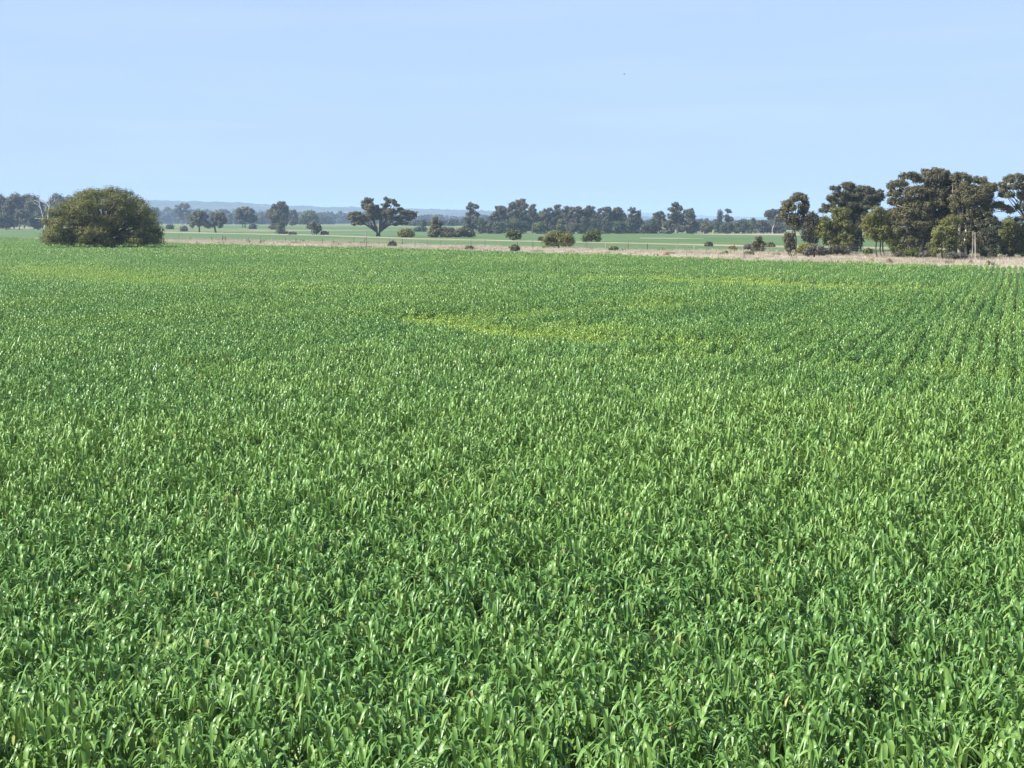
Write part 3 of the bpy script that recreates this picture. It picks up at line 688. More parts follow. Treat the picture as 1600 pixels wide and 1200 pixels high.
plant('gum_tree', 'tallest and broadest gum of the right-hand grove, with brown-tinged rounded tops', 'tree', (1447, 403), D=222, fork=350, trunks=[1437, 1447, 1458], trunk_w=4.5, bark='pale_bark', group=RG,
      lobes=[(1418, 274, 9, 5.5), (1428, 277, 9, 6), (1400, 286, 9, 5.5), (1391, 291, 5, 5), (1410, 287, 9, 6), (1447, 270, 9, 6.5), (1462, 267, 9, 5.5), (1472, 271, 8, 6), (1440, 280, 10, 6), (1458, 279, 12, 8), (1478, 283, 10, 9),
             (1396, 302, 9, 6), (1412, 300, 11, 7), (1430, 296, 13, 8), (1450, 296, 14, 9), (1472, 300, 14, 10), (1393, 315, 8, 7), (1410, 314, 12, 8), (1432, 314, 14, 9), (1456, 316, 15, 10), (1478, 320, 13, 11),
             (1398, 330, 9, 7), (1418, 330, 13, 9), (1442, 334, 14, 9), (1466, 336, 14, 9), (1410, 346, 11, 7), (1432, 350, 13, 7), (1455, 353, 14, 8), (1402, 358, 7, 5), (1422, 362, 9, 6), (1430, 322, 26, 26), (1458, 305, 24, 26), (1445, 345, 26, 14), (1410, 340, 12, 14), (1445, 366, 16, 9), (1462, 372, 10, 10), (1424, 376, 13, 9), (1448, 384, 11, 8), (1484, 306, 9, 20), (1486, 330, 9, 18)],
      mat='gum', cover=0.85, leaf=1.25, depth=0.85)
plant('gum_tree', 'broad dark gum joined to the right side of the tallest tree, above the paired poles', 'tree', (1509, 404), D=219, fork=352, trunks=[1509, 1500], trunk_w=4.5, bark='pale_bark', group=RG,
      lobes=[(1492, 276, 10, 6), (1507, 275, 11, 5.5), (1521, 281, 10, 6), (1534, 281, 7, 5), (1546, 290, 8, 5), (1552, 296, 4, 3.5), (1498, 288, 12, 8), (1515, 293, 13, 8), (1533, 296, 11, 8), (1545, 302, 8, 6), (1498, 305, 14, 9), (1520, 310, 15, 9), (1538, 313, 11, 8),
             (1495, 323, 12, 9), (1515, 327, 14, 9), (1535, 328, 12, 8), (1549, 322, 7, 6), (1560, 318, 7, 5), (1571, 324, 7, 6), (1578, 329, 5, 4), (1558, 305, 3, 4), (1500, 340, 12, 8), (1522, 343, 12, 7), (1540, 343, 10, 7), (1512, 355, 9, 5), (1530, 357, 8, 5), (1512, 305, 24, 24), (1520, 335, 24, 18), (1510, 368, 12, 10), (1500, 380, 9, 12), (1522, 376, 9, 10)],
      mat='gum', cover=0.85, leaf=1.25, depth=0.85)
plant('gum_tree', 'bright olive young gum under the tallest tree, left of the paired poles', 'tree', (1480, 404), D=208, fork=388, trunks=[1481, 1473], trunk_w=2.4, group=RG,
      lobes=[(1486, 341, 8, 5), (1478, 348, 9, 6), (1493, 348, 8, 7), (1468, 357, 8, 5), (1484, 358, 11, 7), (1464, 366, 9, 6), (1477, 370, 11, 6), (1492, 369, 9, 8), (1460, 378, 7, 6), (1474, 382, 9, 7), (1490, 384, 9, 7), (1462, 392, 8, 6), (1480, 395, 9, 5)],
      mat='pepper', cover=1.05, leaf=1.2)
plant('gum_tree', 'very dark gum hanging low to the ground just right of the paired poles', 'tree', (1551, 403.5), D=216, fork=385, trunk_w=4, group=RG,
      lobes=[(1548, 347, 11, 7), (1560, 352, 8, 7), (1538, 352, 9, 7), (1548, 362, 15, 8), (1545, 375, 13, 8), (1557, 377, 10, 9), (1549, 390, 11, 9), (1536, 368, 7, 8), (1552, 398, 8, 4)], mat='gum_dark', cover=1.2, leaf=1.2)
plant('gum_tree', 'open airy gum with bare curved limbs cut by the right edge of the photo', 'tree', (1606, 404), D=222, fork=352, trunk_w=4, group=RG,
      lobes=[(1586, 275, 7, 4.5), (1576, 281, 6, 4.5), (1597, 279, 7, 6), (1567, 288, 6, 4), (1567, 297, 5, 6), (1578, 292, 6, 4), (1590, 291, 8, 5), (1604, 290, 8, 6), (1574, 305, 8, 4.5), (1587, 304, 6, 4), (1600, 307, 7, 5), (1615, 300, 12, 8), (1596, 322, 5, 6), (1590, 341, 4, 4), (1620, 320, 14, 10), (1630, 340, 14, 10)],
      mat='gum', cover=0.85, leaf=1.2)
plant('gum_tree', 'olive tree below the open airy gum, behind the bank of dry grass', 'tree', (1580, 402), D=226, fork=380, box=(1558, 1598, 338, 402), style='round', mat='pepper', group=RG)
plant('gum_tree', 'dark olive tree at the right edge, in front of the open airy gum', 'tree', (1602, 402), D=220, fork=384, box=(1584, 1626, 346, 403), style='round', mat='pepper', group=RG)
# lower growth behind and under the grove
for b, box, mt, lab, D in [
    ((1405, 399), (1386, 1418, 352, 398), 'green', 'upright pale green sapling under the left side of the tallest tree', 232),
    ((1440, 401), (1406, 1466, 350, 401), 'gum_grey', 'grey-green thicket tree behind the pale trunks of the tallest tree', 250),
    ((1505, 401), (1487, 1519, 345, 403), 'gum', 'ragged dark sapling left of the paired poles', 226),
    ((1528, 401), (1514, 1543, 342, 401), 'pine', 'dull green sapling directly behind the paired poles', 236),
    ((1345, 396), (1322, 1348, 350, 394), 'gum_dark', 'shaded sapling against the trunk of the large grey-green gum', 262)]:
    plant('sapling', lab, 'tree', b, box=box, style='round', mat=mt, D=D, trunk_w=2, group='saplings under the right-hand grove', cover=1.1)
shrub('yellow-green wattle bush right of the lone lopsided gum', (1258, 399), (1245, 1279, 381.5, 396), 'yellow', D=236)
shrub('wide grey twiggy bush in front of the yellow-green wattle bush', (1272, 401), (1255, 1293, 384, 399.5), 'grey', D=226)
shrub('pale grey-green bush below the two-headed olive gum', (1308, 399), (1290, 1328, 383, 397), 'gum_grey', D=234)
shrub('low bright green bush in front of the thicket under the tallest tree', (1426, 402), (1413, 1438, 389, 401.5), 'green', D=220)
shrub('small pale bush left of the low bright green bush', (1407, 402), (1398, 1417, 391, 401), 'gum_grey', D=222)
shrub('grey scrub patch right of the low bright green bush', (1448, 403), (1436, 1462, 393, 402.5), 'grey', D=217)
shrub('small green bush beside the three-stemmed olive gum', (1356, 399), (1350, 1362, 388, 398), 'green', D=236)
shrub('yellow-green weed bush on the bank right of the paired poles', (1540, 401), (1533, 1547, 391, 399), 'yellow', D=224)
shrub('grey twiggy scrub at the foot of the bright olive young gum', (1492, 406), (1474, 1512, 395, 404.5), 'grey', D=206)

# ------------------------------------------------------------------ posts, fences, mounds, a bird
def post(name, label, base, top, D, w, mat='post', cat='post', lean=0.0, group=None):
    b = at(base[0], base[1], D); b.z = float(ground_z(D)) - 0.05
    t = at(top[0], top[1], D) - b
    T = Tubes(); r = w * D / F / 2
    T.add([Vector((0, 0, 0)), t * .35, t * .7, t * .985, t], [r * 1.1, r, r * .95, r * .9, r * .6], 8)
    o = T.build(name, M[mat]); o.location = b
    return tag(o, label, cat, group)
post('fence_post', 'tall lone post at the near edge of the dry strip below the spreading gum', (572, 387), (571.5, 361), 258, 1.5)
post('fence_post', 'dark leaning post left of the two-tiered bush-tree', (1163, 398), (1160.5, 383.5), 215, 1.8)
post('fence_post', 'darker left one of the paired fence posts in the dry strip', (1073, 396), (1073, 386.5), 232, 1.1)
post('fence_post', 'paler right one of the paired fence posts in the dry strip', (1085, 395), (1084.7, 384.5), 240, 1.2, 'pale_post')
hp = thing('pole_frame', at(1521.5, 404, 203) * 1.0, 'pair of pale wooden poles joined at the top, in front of the right-hand grove', 'pole')
hp.location.z = float(ground_z(203))
for (x0, x1, w, mt) in ((1519, 1520.6, 1.3, 'post'), (1524.2, 1523.6, 1.5, 'pale_post')):
    T = Tubes(); a = at(x0, 404, 203) - hp.location; a.z = -0.1; e = at(x1, 363, 203) - hp.location; r = w * 203 / F / 2
    T.add([a, a.lerp(e, .5), a.lerp(e, .98), e], [r * 1.1, r, r * .85, r * .6], 8); T.build('pole', M[mt], hp)
T = Tubes(); a = at(1519.5, 366, 203) - hp.location; e = at(1525.5, 365.5, 203) - hp.location
T.add([a, a.lerp(e, .5), e], [.05, .05, .05], 6); T.build('crossbar', M['post'], hp)
# the gate frame in the far strip
g0 = on_ground(347.5, 377)
gt = thing('gate_frame', g0, 'small dark timber gate frame in the green strip below the right matching paddock tree', 'gate')
D = g0.y
for x in (347.8, 352.8):
    T = Tubes(); a = at(x, 377, D) - g0; a.z = -.05; e = at(x, 367.8 if x < 350 else 369.5, D) - g0
    T.add([a, a.lerp(e, .5), e], [.09, .085, .07], 7); T.build('gate_post', M['bark'], gt)
for y in (369.8, 372.6):
    T = Tubes(); a = at(347.8, y, D) - g0; e = at(352.8, y + .3, D) - g0
    T.add([a, a.lerp(e, .5), e], [.05, .05, .05], 6); T.build('rail', M['bark'], gt)
# wire fence along the far side of the dry strip
F_PX = [(262, 376.0), (400, 378.3), (500, 380.2), (700, 385.2), (850, 388.8), (1000, 392.2), (1130, 394.0), (1240, 396.0), (1420, 399.5), (1600, 403)]
FP = [on_ground(x, y) for x, y in F_PX]
fl = np.array([(p.x, p.y) for p in FP])
seg = np.concatenate([[0], np.cumsum(np.hypot(*np.diff(fl, axis=0).T))])
fence = thing('wire_fence', (FP[0].x, FP[0].y, float(ground_z(FP[0].y))), 'thin post and wire fence running the length of the dry grass strip', 'fence')
rf = random.Random(5)
tops = []
for k, s in enumerate(np.arange(0, seg[-1], 5.2)):
    s += rf.uniform(-.5, .5); x = np.interp(s, seg, fl[:, 0]) - FP[0].x; y = np.interp(s, seg, fl[:, 1]) - FP[0].y
    h = rf.uniform(.98, 1.2); T = Tubes(); b = Vector((x, y, -.05)); t = Vector((x + rf.uniform(-.05, .05), y, h)); r = rf.uniform(.035, .06)
    if k < 98:
        T.add([b, b.lerp(t, .5), b.lerp(t, .97), t], [r, r, r * .95, r * .7], 6); T.build('post', M['bark' if k % 3 else 'post'], fence)
    tops.append(Vector((x, y, 0)))
for z in (0.45, 0.7, 0.95):
    T = Tubes(); T.add([p + Vector((0, 0, z)) for p in tops], [0.006] * len(tops), 4); T.build('wire', M['wire'], fence)

def mound(label, px, py, w, h):
    b = on_ground(px, py); s = b.y / F; rng = np.random.default_rng(int(px))
    n, m = 24, 8; Vv = []; Fc = []
    for j in range(m + 1):
        for i in range(n):
            a = 2 * math.pi * i / n; r = math.cos(math.pi / 2 * j / m) if j < m else 0.02
            zz = math.sin(math.pi / 2 * j / m) ** 1.4
            k = 1 + .25 * (vnoise(math.cos(a) * 2 + 5, math.sin(a) * 2 + j * .3, int(px)) - .5)
            Vv.append((math.cos(a) * r * w * s / 2 * k, math.sin(a) * r * w * s / 2.5 * k, (zz * h * s + .35 * k * (j / m)) - .1))
    for j in range(m):
        for i in range(n):
            Fc.append((j * n + i, j * n + (i + 1) % n, (j + 1) * n + (i + 1) % n, (j + 1) * n + i))
    o = link('earth_mound', mesh_np('earth_mound', np.array(Vv), np.array(Fc), M['mound'], smooth=True)); o.location = b
    tag(o, label, 'mound')
mound('low dark mound of earth at the crop edge below the white-trunked tall gum', 1042, 399.5, 12, 2.6)
mound('brown arched mound of earth at the crop edge below the three-stemmed olive gum', 1389, 410.5, 15, 2.8)
mound('flat dark mound of earth at the crop edge below the paired poles', 1517, 412.5, 14, 2)
mound('flat dark mound of earth at the crop edge below the very dark low-hanging gum', 1544, 413, 12, 2)
mound('thin dark mound of earth left of the brown arched mound', 1361, 409.5, 12, 1.5)

# a far-off bird, a speck in the sky
bp = at(975.4, 115.8, 160)
T = Tubes(); T.add([(-.16, 0, 0), (-.1, 0, .012), (0, 0, .02), (.12, 0, .01), (.19, 0, 0)], [.006, .03, .045, .03, .008], 8)
bird = T.build('bird', M['bark']); bird.location = bp; bird.scale = (.55, .55, .55)
tag(bird, 'tiny dark bird, a speck high in the blue sky', 'bird')
for sgn in (1, -1):
    Vw = np.array([(0.06, .02 * sgn, .03), (0.09, .22 * sgn, .10), (0.0, .42 * sgn, .06), (-.05, .22 * sgn, .085), (-.06, .02 * sgn, .02),
                   (0.06, .02 * sgn, .02), (0.09, .22 * sgn, .09), (0.0, .42 * sgn, .052), (-.05, .22 * sgn, .075), (-.06, .02 * sgn, .01)])
    Fw = np.array([(0, 1, 3, 4), (1, 2, 2, 3), (5, 8, 6, 5), (0, 5, 6, 1), (4, 3, 8, 9)])
    Fw = np.array([(0, 1, 3, 4), (9, 8, 6, 5), (0, 5, 6, 1), (4, 3, 8, 9), (1, 6, 7, 2), (3, 2, 7, 8)])
    link('wing', mesh_np('wing', Vw, Fw, M['bark']), bird)

# ------------------------------------------------------------------ the far wood, one blue mass behind everything
def far_wood(spans):
    rng = np.random.default_rng(77); VV, FF, RR, n = [], [], [], 0
    for x0, x1, D, prof, base, step in spans:
        px = x0
        while px < x1:
            top = np.interp(px, [a for a, b in prof], [b for a, b in prof]) + rng.uniform(-2.2, 2.6)
            Dd = D + rng.uniform(-30, 60); s = Dd / F
            w = rng.uniform(9, 16); h = base - top
            lob = []
            for q in range(6):
                c = at(px + rng.uniform(-.35, .35) * w, top + h * (.14 + .16 * q + rng.uniform(-.04, .04)), Dd) + Vector((0, rng.uniform(-6, 6), 0))
                lob.append((c, w * rng.uniform(.3, .48) * s, w * .35 * s, h * rng.uniform(.13, .19) * s))
            P, Nn = crown_points(lob, 1.5 * s, rng, 1.3, 3.2 * s)
            Vv, Fc, rnd = leaf_quads(P, Nn, 1.5 * s, rng, .7)
            VV.append(Vv); FF.append(Fc + n); RR.append(rnd * .6 + .4 * rng.uniform()); n += len(Vv)
            px += step * rng.uniform(.7, 1.3)
    o = link('far_wood', mesh_np('far_wood', np.concatenate(VV), np.concatenate(FF), M['far'], attrs={'rnd': np.concatenate(RR)}))
    tag(o, kind='stuff', label='hazy blue wood running behind the paddock trees', cat='wood')
far_wood([(205, 800, 2750, [(205, 327), (250, 327), (275, 328), (300, 329), (340, 330), (400, 331), (430, 330), (470, 331), (510, 333), (560, 334), (640, 338), (700, 338), (740, 339), (800, 338)], 350, 6),
          (300, 520, 2100, [(300, 336), (520, 337)], 351, 8),
          (640, 790, 1500, [(640, 346), (700, 345), (790, 344)], 353, 8),
          (775, 1000, 1010, [(775, 336), (830, 333), (1000, 337)], 360, 7),
          (990, 1240, 1600, [(990, 346), (1060, 345), (1120, 346), (1160, 347), (1240, 347)], 352.5, 6),
          (1050, 1240, 1080, [(1050, 353), (1240, 352)], 358, 6),
          (1240, 1420, 1050, [(1240, 346), (1420, 350)], 360, 7)])

# ------------------------------------------------------------------ scattering: one object of points, its instances picked by attribute
def scatter(name, P, idx, rot, scl, sources, attrs):
    me = bpy.data.meshes.new(name); n = len(P)
    me.vertices.add(n); me.vertices.foreach_set('co', np.ascontiguousarray(P, np.float32).ravel())
    a = me.attributes.new('pick', 'INT', 'POINT'); a.data.foreach_set('value', np.ascontiguousarray(idx, np.int32))
    for nm, arr in (('turn', rot), ('size', scl)):
        a = me.attributes.new(nm, 'FLOAT_VECTOR', 'POINT'); a.data.foreach_set('vector', np.ascontiguousarray(arr, np.float32).ravel())
    for nm, arr in attrs.items():
        a = me.attributes.new(nm, 'FLOAT', 'POINT'); a.data.foreach_set('value', np.ascontiguousarray(arr, np.float32))
    src = bpy.data.collections.new(name + '_sources')
    for i, m in enumerate(sources):
        src.objects.link(bpy.data.objects.new('%s_plant_%03d' % (name, i), m))
    ng = bpy.data.node_groups.new(name + '_scatter', 'GeometryNodeTree')
    ng.interface.new_socket('Geometry', in_out='INPUT', socket_type='NodeSocketGeometry')
    ng.interface.new_socket('Geometry', in_out='OUTPUT', socket_type='NodeSocketGeometry')
    nd = ng.nodes; gi = nd.new('NodeGroupInput'); go = nd.new('NodeGroupOutput')
    ip = nd.new('GeometryNodeInstanceOnPoints'); ci = nd.new('GeometryNodeCollectionInfo')
    ci.inputs['Collection'].default_value = src; ci.inputs['Separate Children'].default_value = True; ci.inputs['Reset Children'].default_value = True
    ip.inputs['Pick Instance'].default_value = True
    def na(nm, t):
        q = nd.new('GeometryNodeInputNamedAttribute'); q.data_type = t; q.inputs['Name'].default_value = nm
        return [s for s in q.outputs if s.enabled and s.name == 'Attribute'][0]
    L = ng.links.new
    L(gi.outputs[0], ip.inputs['Points']); L(ci.outputs[0], ip.inputs['Instance'])
    L(na('pick', 'INT'), ip.inputs['Instance Index']); L(na('turn', 'FLOAT_VECTOR'), ip.inputs['Rotation']); L(na('size', 'FLOAT_VECTOR'), ip.inputs['Scale'])
    L(ip.outputs[0], go.inputs[0])
    o = link(name, me); md = o.modifiers.new('scatter', 'NODES'); md.node_group = ng
    return o

def blades(specs, nseg, fold, rng, sharp=9):
    """specs: list of (base xyz, azimuth, start angle from upright, total bend, length, width, tone). Arching leaves, widest a third along."""
    VV, FF, RR, n = [], [], [], 0
    for (bx, by, bz), az, th0, bend, Ln, w, tone in specs:
        s = np.linspace(0, 1, nseg + 1)
        k0 = rng.uniform(.36, .60)
        th = th0 + bend / (1 + np.exp(-(s - k0) * sharp))
        ds = Ln / nseg
        r = np.concatenate([[0], np.cumsum(np.sin((th[1:] + th[:-1]) / 2) * ds)]); z = np.concatenate([[0], np.cumsum(np.cos((th[1:] + th[:-1]) / 2) * ds)])
        tw = rng.uniform(-.5, .5) * s
        ca, sa = math.cos(az), math.sin(az)
        prof = np.minimum(1, (s * 3.2 + .35)) * np.clip(1 - s, 0, 1) ** .55; prof[-1] = 0.03
        hw = w * .5 * prof
        cx, cy_, cz = bx + r * ca, by + r * sa, bz + z
        side = np.stack([-sa * np.cos(tw), ca * np.cos(tw), np.sin(tw)], -1)
        nrm = np.stack([-np.cos(th) * ca, -np.cos(th) * sa, np.sin(th)], -1)
        mid = np.stack([cx, cy_, cz], -1)
        if fold:
            Vv = np.stack([mid - side * hw[:, None], mid - nrm * (hw * .32)[:, None], mid + side * hw[:, None]], 1); c = 3
        else:
            Vv = np.stack([mid - side * hw[:, None], mid + side * hw[:, None]], 1); c = 2
        Vv = Vv.reshape(-1, 3)
        for i in range(nseg):
            for j in range(c - 1):
                q = n + i * c + j; FF.append((q, q + 1, q + c + 1, q + c))
        VV.append(Vv); RR.append(np.full(len(Vv), tone)); n += len(Vv)
    return np.concatenate(VV), np.array(FF), np.concatenate(RR)

def oat_clump(seed, tillers, leaves, nseg, fold, spread, lm=1.0):
    rng = np.random.default_rng(seed); sp = []
    for t in range(tillers):
        a = rng.uniform(0, 2 * math.pi); q = spread * math.sqrt(rng.uniform())
        bx, by = math.cos(a) * q, math.sin(a) * q
        lx, ly = rng.normal(0, .03), rng.normal(0, .03)
        hgt = rng.uniform(.45, .57); az = rng.uniform(0, 2 * math.pi)
        for k in range(leaves):
            f = (k + 1) / leaves; hz = hgt * (.25 + .75 * f)
            az += math.pi + rng.normal(0, .55)
            top = f > .75
            Ln = lm * rng.uniform(.22, .35) * (1.0 if f < 1 else .92)
            th0 = rng.uniform(.03, .24) if top else rng.uniform(.12, .5)
            bend = (rng.uniform(2.0, 2.9) if rng.uniform() < .93 else rng.uniform(.2, .7))
            tone = rng.uniform(0, .92) if rng.uniform() < .999 else rng.uniform(.95, 1)
            sp.append(((bx + lx * f, by + ly * f, hz), az, th0, bend, Ln, rng.uniform(.031, .046), tone))
        # the sheathed stem
        sp.append(((bx, by, 0), az, .05, .08, hgt + .05, .011, rng.uniform(0, .4)))
    V, Fq, Rr = blades(sp, nseg, fold, rng, 15)
    return mesh_np('oat_clump', V, Fq, M['oat'], smooth=True, attrs={'rnd': Rr})

def oat_row(seed, length, count, wmul):
    """a metre or more of drilled row, for the far part of the field"""
    rng = np.random.default_rng(seed); sp = []
    for k in range(count):
        x = rng.uniform(-.5, .5) * length; y = rng.normal(0, .048)
        sp.append(((x, y, rng.uniform(.2, .52)), rng.choice([0, math.pi]) + rng.normal(0, .8), rng.uniform(.05, .45), rng.uniform(1.7, 2.8), rng.uniform(.20, .32), rng.uniform(.025, .036) * wmul, rng.uniform(0, .92)))
    V, Fq, Rr = blades(sp, 4, False, rng)
    return mesh_np('oat_row', V, Fq, M['oat'], smooth=True, attrs={'rnd': Rr})

NEAR = [oat_clump(100 + i, 3, 5, 9, True, .06) for i in range(14)]
MID = [oat_clump(200 + i, 3, 5, 7, False, .055, .85) for i in range(10)]
THR = [oat_clump(250 + i, 3, 5, 5, False, .040, .78) for i in range(8)]
ROW = [oat_row(300 + i, 1.2, 46, 1.25) for i in range(8)]
FAR = [oat_row(400 + i, 2.4, 70, 1.7) for i in range(6)]

rng = np.random.default_rng(4)
RD = R(14.8)                                # drill rows run a little right of the view
ux, uy = math.sin(RD), math.cos(RD)         # along a row
vx, vy = math.cos(RD), -math.sin(RD)        # across the rows
ROWGAP = 0.45

# thin yellow places in the crop: ground polylines, half depth in metres, strength
def seg_dist(x, y, pts):
    d = np.full(x.shape, 1e9)
    for a, b in zip(pts[:-1], pts[1:]):
        ax, ay, bx, by = a.x, a.y, b.x, b.y
        L2 = (bx - ax) ** 2 + (by - ay) ** 2
        t = np.clip(((x - ax) * (bx - ax) + (y - ay) * (by - ay)) / L2, 0, 1)
        d = np.minimum(d, np.hypot(x - ax - t * (bx - ax), y - ay - t * (by - ay)))
    return d
def line(L): return [on_ground(x, y, .62) for x, y in L]
THIN = [(line([(655, 487), (720, 498), (800, 509), (900, 521), (1000, 528), (1085, 531)]), 1.9, .92),
        (line([(780, 487), (900, 478), (1000, 476), (1060, 470)]), 1.6, .5),
        (line([(820, 495), (900, 500), (960, 512)]), 1.5, .4),
        (line([(965, 428), (1100, 432), (1230, 437), (1345, 443)]), 4.2, .8),
        (line([(45, 414), (110, 419), (165, 428), (245, 434)]), 5.0, .42),
        (line([(520, 447), (640, 447)]), 3.0, .3),
        (line([(1340, 560), (1480, 572), (1620, 585)]), 1.6, .3),
        (line([(1000, 560), (1140, 548)]), 1.4, .35),
        (line([(330, 560), (430, 600)]), 1.2, .12),
        (line([(180, 495), (60, 500)]), 2.5, .15)]
def fields(x, y):
    thin = np.zeros(x.shape)
    wob = vnoise(x * .5, y * .35, 21) * .9 + .55
    for pts, hw, st in THIN:
        thin = np.maximum(thin, st * np.clip(1.5 - seg_dist(x, y, pts) / (hw * wob), 0, 1))
    thin = np.clip(thin, 0, 1)
    edge = np.clip(1 - (edge_at(x) - y - 1) / 5.0, 0, 1)
    big = .5 * vnoise(x / 14 + y / 60, y / 9, 3) + .3 * vnoise(x / 4, y / 4, 5) + .2 * vnoise(x / 1.3, y / 1.3, 6)
    return thin, edge, big

def lay(y0, y1, step, taper):
    """points on the drill rows inside the picture's wedge, y0..y1 metres away"""
    hw = .30 * y1 + 5
    cs, us = [], []
    R_ = math.hypot(hw, y1) + 2
    for c in np.arange(-R_, R_, ROWGAP):
        u = np.arange(-R_, R_, step); cs.append(np.full(len(u), c)); us.append(u)
    c = np.concatenate(cs); u = np.concatenate(us) + rng.uniform(-.5, .5, len(c)) * step
    row = np.round(c / ROWGAP)
    yy = u * uy + c * vy
    c = c + rng.normal(0, 1, len(c)) * np.interp(yy, [20, 34, 60, 100], [.13, .09, .042, .034])
    x = u * ux + c * vx; y = u * uy + c * vy
    k = (y > y0) & (y < y1) & (np.abs(x) < .30 * y + 5) & (y < edge_at(x))
    return x[k], y[k], row[k]

parts = []
for zone, (y0, y1, step, lib0, nlib) in enumerate([(7, 36, .058, 0, 14), (36, 55, .070, 14, 10), (55, 100, .085, 24, 8), (100, 200, 1.0, 32, 8), (200, 470, 1.9, 40, 6)]):
    x, y, row = lay(y0, y1, step, 0)
    n = len(x); thin, edge, big = fields(x, y)
    gap = vnoise(x / .38, y / .55, 14) * .65 + vnoise(x / 1.6, y / 2.2, 15) * .35
    keep = rng.uniform(size=n) > thin * (.12 if zone < 3 else 0) + np.clip((.36 - gap) * 5, 0, .85) * (zone < 3)
    x, y, thin, edge, big, row = x[keep], y[keep], thin[keep], edge[keep], big[keep], row[keep]; n = len(x)
    rowv = vnoise(row * 1.0, y / 25, 41) - .5
    if zone < 3:
        rz = rng.uniform(0, 2 * math.pi, n)
        tilt = rng.normal(0, .07, (n, 2))
    else:
        rz = (math.pi / 2 - RD) + math.pi * rng.integers(0, 2, n) + rng.normal(0, .04, n)
        tilt = np.zeros((n, 2))
    hz = (.72 + .52 * big + rng.normal(0, .13, n) + .22 * rowv) * (1 - .5 * thin) * (1 - .10 * edge)
    sxy = (1.0 if zone < 3 else 1.0) * np.clip(rng.normal(1, .08, n), .8, 1.25) * (1 - .15 * thin)
    parts.append((np.stack([x, y, np.zeros(n)], -1), lib0 + rng.integers(0, nlib, n), np.stack([tilt[:, 0], tilt[:, 1], rz], -1), np.stack([sxy, sxy, hz], -1),
                  np.clip(thin * rng.uniform(.65, 1.1, n) + .35 * edge * rng.uniform(0, 1, n), 0, 1), np.clip((big - .3 + rowv * np.interp(y, [30, 70], [0, .9])) * 1.6 * rng.uniform(.2, 1.2, n), 0, 1)))  # row tone paints row shading into the leaf colour where gaps are hidden
P, I, Ro, S, Ti, To = [np.concatenate(q) for q in zip(*parts)]
print('crop instances', len(P))
crop = scatter('oat_crop', P, I, Ro, S, NEAR + MID + THR + ROW + FAR, {'tint': Ti, 'tone': To})
tag(crop, kind='stuff', label='lush green oat crop filling the foreground field', cat='crop')

# ------------------------------------------------------------------ dry grass of the strip, weeds, pale stalks
def tuft(seed, n, h, w, spread, mat, bendmax=.9):
    r = np.random.default_rng(seed)
    sp = [((r.normal(0, spread), r.normal(0, spread), 0), r.uniform(0, 6.28), r.uniform(.05, .45), r.uniform(0, bendmax), h * r.uniform(.55, 1.1), w * r.uniform(.7, 1.4), r.uniform()) for _ in range(n)]
    V, Fq, Rr = blades(sp, 3, False, r)
    return mesh_np('grass_tuft', V, Fq, mat, attrs={'rnd': Rr})
TUFTS = [tuft(i, 26, .55, .022, .22, M['drygrass']) for i in range(6)]
rg = np.random.default_rng(9)
x = rg.uniform(-150, 90, 90000); y = rg.uniform(140, 460, 90000)
nx_ = np.array([p.x for p in S1N]); ny_ = np.array([p.y for p in S1N]); fx_ = np.array([p.x for p in S1F]); fy_ = np.array([p.y for p in S1F])
o_ = np.argsort(fx_)
k = (y > np.interp(x, nx_, ny_) + .2) & (y < np.interp(x, fx_[o_], fy_[o_])) & (np.abs(x) < .30 * y + 5)
k &= rg.uniform(size=len(x)) < .25 + 1.0 * vnoise(x / 7, y / 7, 31)
x, y = x[k], y[k]; n = len(x)
sc = .38 + .6 * vnoise(x / 9, y / 9, 32) * rg.uniform(.6, 1.2, n)
o = scatter('dry_grass', np.stack([x, y, np.zeros(n)], -1), rg.integers(0, 6, n), np.stack([np.zeros(n), np.zeros(n), rg.uniform(0, 6.28, n)], -1), np.stack([sc * 1.2, sc * 1.2, sc], -1), TUFTS, {'tint': vnoise(x / 6, y / 6, 33)})
tag(o, kind='stuff', label='pinkish dry grass along the far edge of the crop', cat='grass')
print('dry grass', n)

WEED_SHADE_TUFTS = [tuft(60 + i, 30, .5, .05, .3, M['weed'], 1.4) for i in range(4)]
pts = []
for xx in np.linspace(-140, -52, 260):       # dark tufts put in for the shaded gap at the crop's left end
    if rg.uniform() < .75: pts.append((xx + rg.uniform(-.3, .3), float(edge_at(xx)) + rg.uniform(.3, 1.6), .9 + rg.uniform(0, .9)))
xs_ = rg.uniform(-60, 60, 160)               # odd green weeds in the dry strip
for xx in xs_:
    yy = float(np.interp(xx, nx_, ny_)); yf = float(np.interp(xx, fx_[o_], fy_[o_]))
    pts.append((xx, rg.uniform(yy + 1, max(yf, yy + 2)), rg.uniform(.5, 1.3)))
pts = np.array(pts); n = len(pts)
o = scatter('weeds', np.stack([pts[:, 0], pts[:, 1], np.zeros(n)], -1), rg.integers(0, 4, n), np.stack([np.zeros(n), np.zeros(n), rg.uniform(0, 6.28, n)], -1), np.stack([pts[:, 2]] * 3, -1), WEED_SHADE_TUFTS, {'tint': rg.uniform(0, 1, n)})
tag(o, kind='stuff', label='dark tufts standing for shade at the crop edge, weeds in the dry grass', cat='weeds')

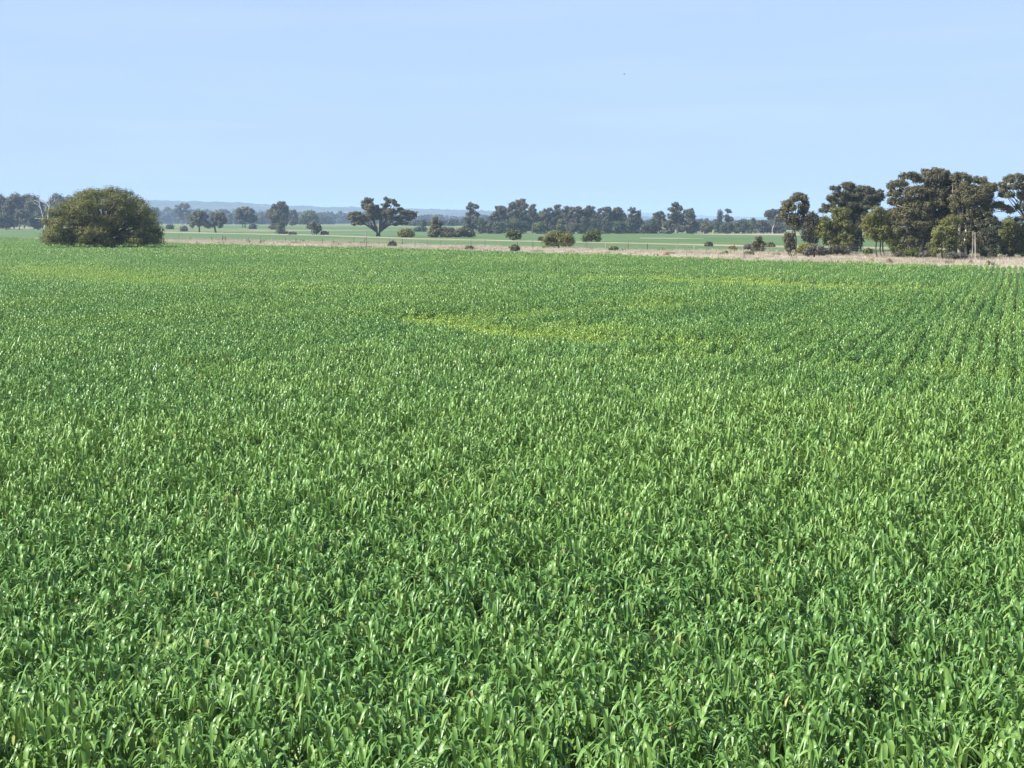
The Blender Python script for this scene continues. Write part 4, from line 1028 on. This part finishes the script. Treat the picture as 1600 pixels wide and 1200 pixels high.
def seed_stalk(seed):
    r = np.random.default_rng(seed); sp = []
    for t in range(2):
        az = r.uniform(0, 6.28); bx, by = r.normal(0, .05, 2)
        sp.append(((bx, by, .1), az, .06, .2, .95, .010, r.uniform(.2, .6)))
        for q in range(12):
            sp.append(((bx + r.normal(0, .012), by + r.normal(0, .012), .86 + .019 * q), r.uniform(0, 6.28), .3, .6, .07, .012, r.uniform(.3, 1)))
    V, Fq, Rr = blades(sp, 4, False, r)
    return mesh_np('seed_stalk', V, Fq, M['stalk'], attrs={'rnd': Rr})
ST = [seed_stalk(i) for i in range(4)]
px_ = [(1320, 635), (1383, 622), (1413, 626), (1442, 622), (1447, 632), (1386, 645), (355, 552), (300, 570), (315, 585), (1017, 440), (765, 540), (855, 560), (260, 985), (345, 775), (1300, 700)]
pts = []
for a, b in px_:
    for q in range(1):
        p = on_ground(a + rg.uniform(-8, 8), b + rg.uniform(-2, 8), .8); pts.append((p.x, p.y, rg.uniform(.70, .86)))
pts = np.array(pts); n = len(pts)
o = scatter('wild_grass_stalks', np.stack([pts[:, 0], pts[:, 1], np.zeros(n)], -1), rg.integers(0, 4, n), np.stack([rg.normal(0, .12, n), rg.normal(0, .12, n), rg.uniform(0, 6.28, n)], -1), np.stack([pts[:, 2]] * 3, -1), ST, {'tint': rg.uniform(0, 1, n)})
tag(o, kind='stuff', label='pale straw-coloured seed stalks poking out of the oat crop', cat='grass')

# ------------------------------------------------------------------ haze
HX0, HX1, HY0, HY1, HZ0, HZ1 = -7500, 7500, -90, 19500, -3, 155
hv = np.array([(x, y, z) for z in (HZ0, HZ1) for y in (HY0, HY1) for x in (HX0, HX1)])
hf = np.array([(0, 2, 3, 1), (4, 5, 7, 6), (0, 1, 5, 4), (2, 6, 7, 3), (0, 4, 6, 2), (1, 3, 7, 5)])
m, nt, out = new_mat('haze')
pv = N(nt, 'ShaderNodeVolumePrincipled', Density=HAZE_DENSITY, Anisotropy=0.0)
pv.inputs['Color'].default_value = HAZE_COLOR
nt.links.new(pv.outputs[0], out.inputs['Volume'])
tag(link('haze', mesh_np('haze', hv, hf, m)), kind='stuff')
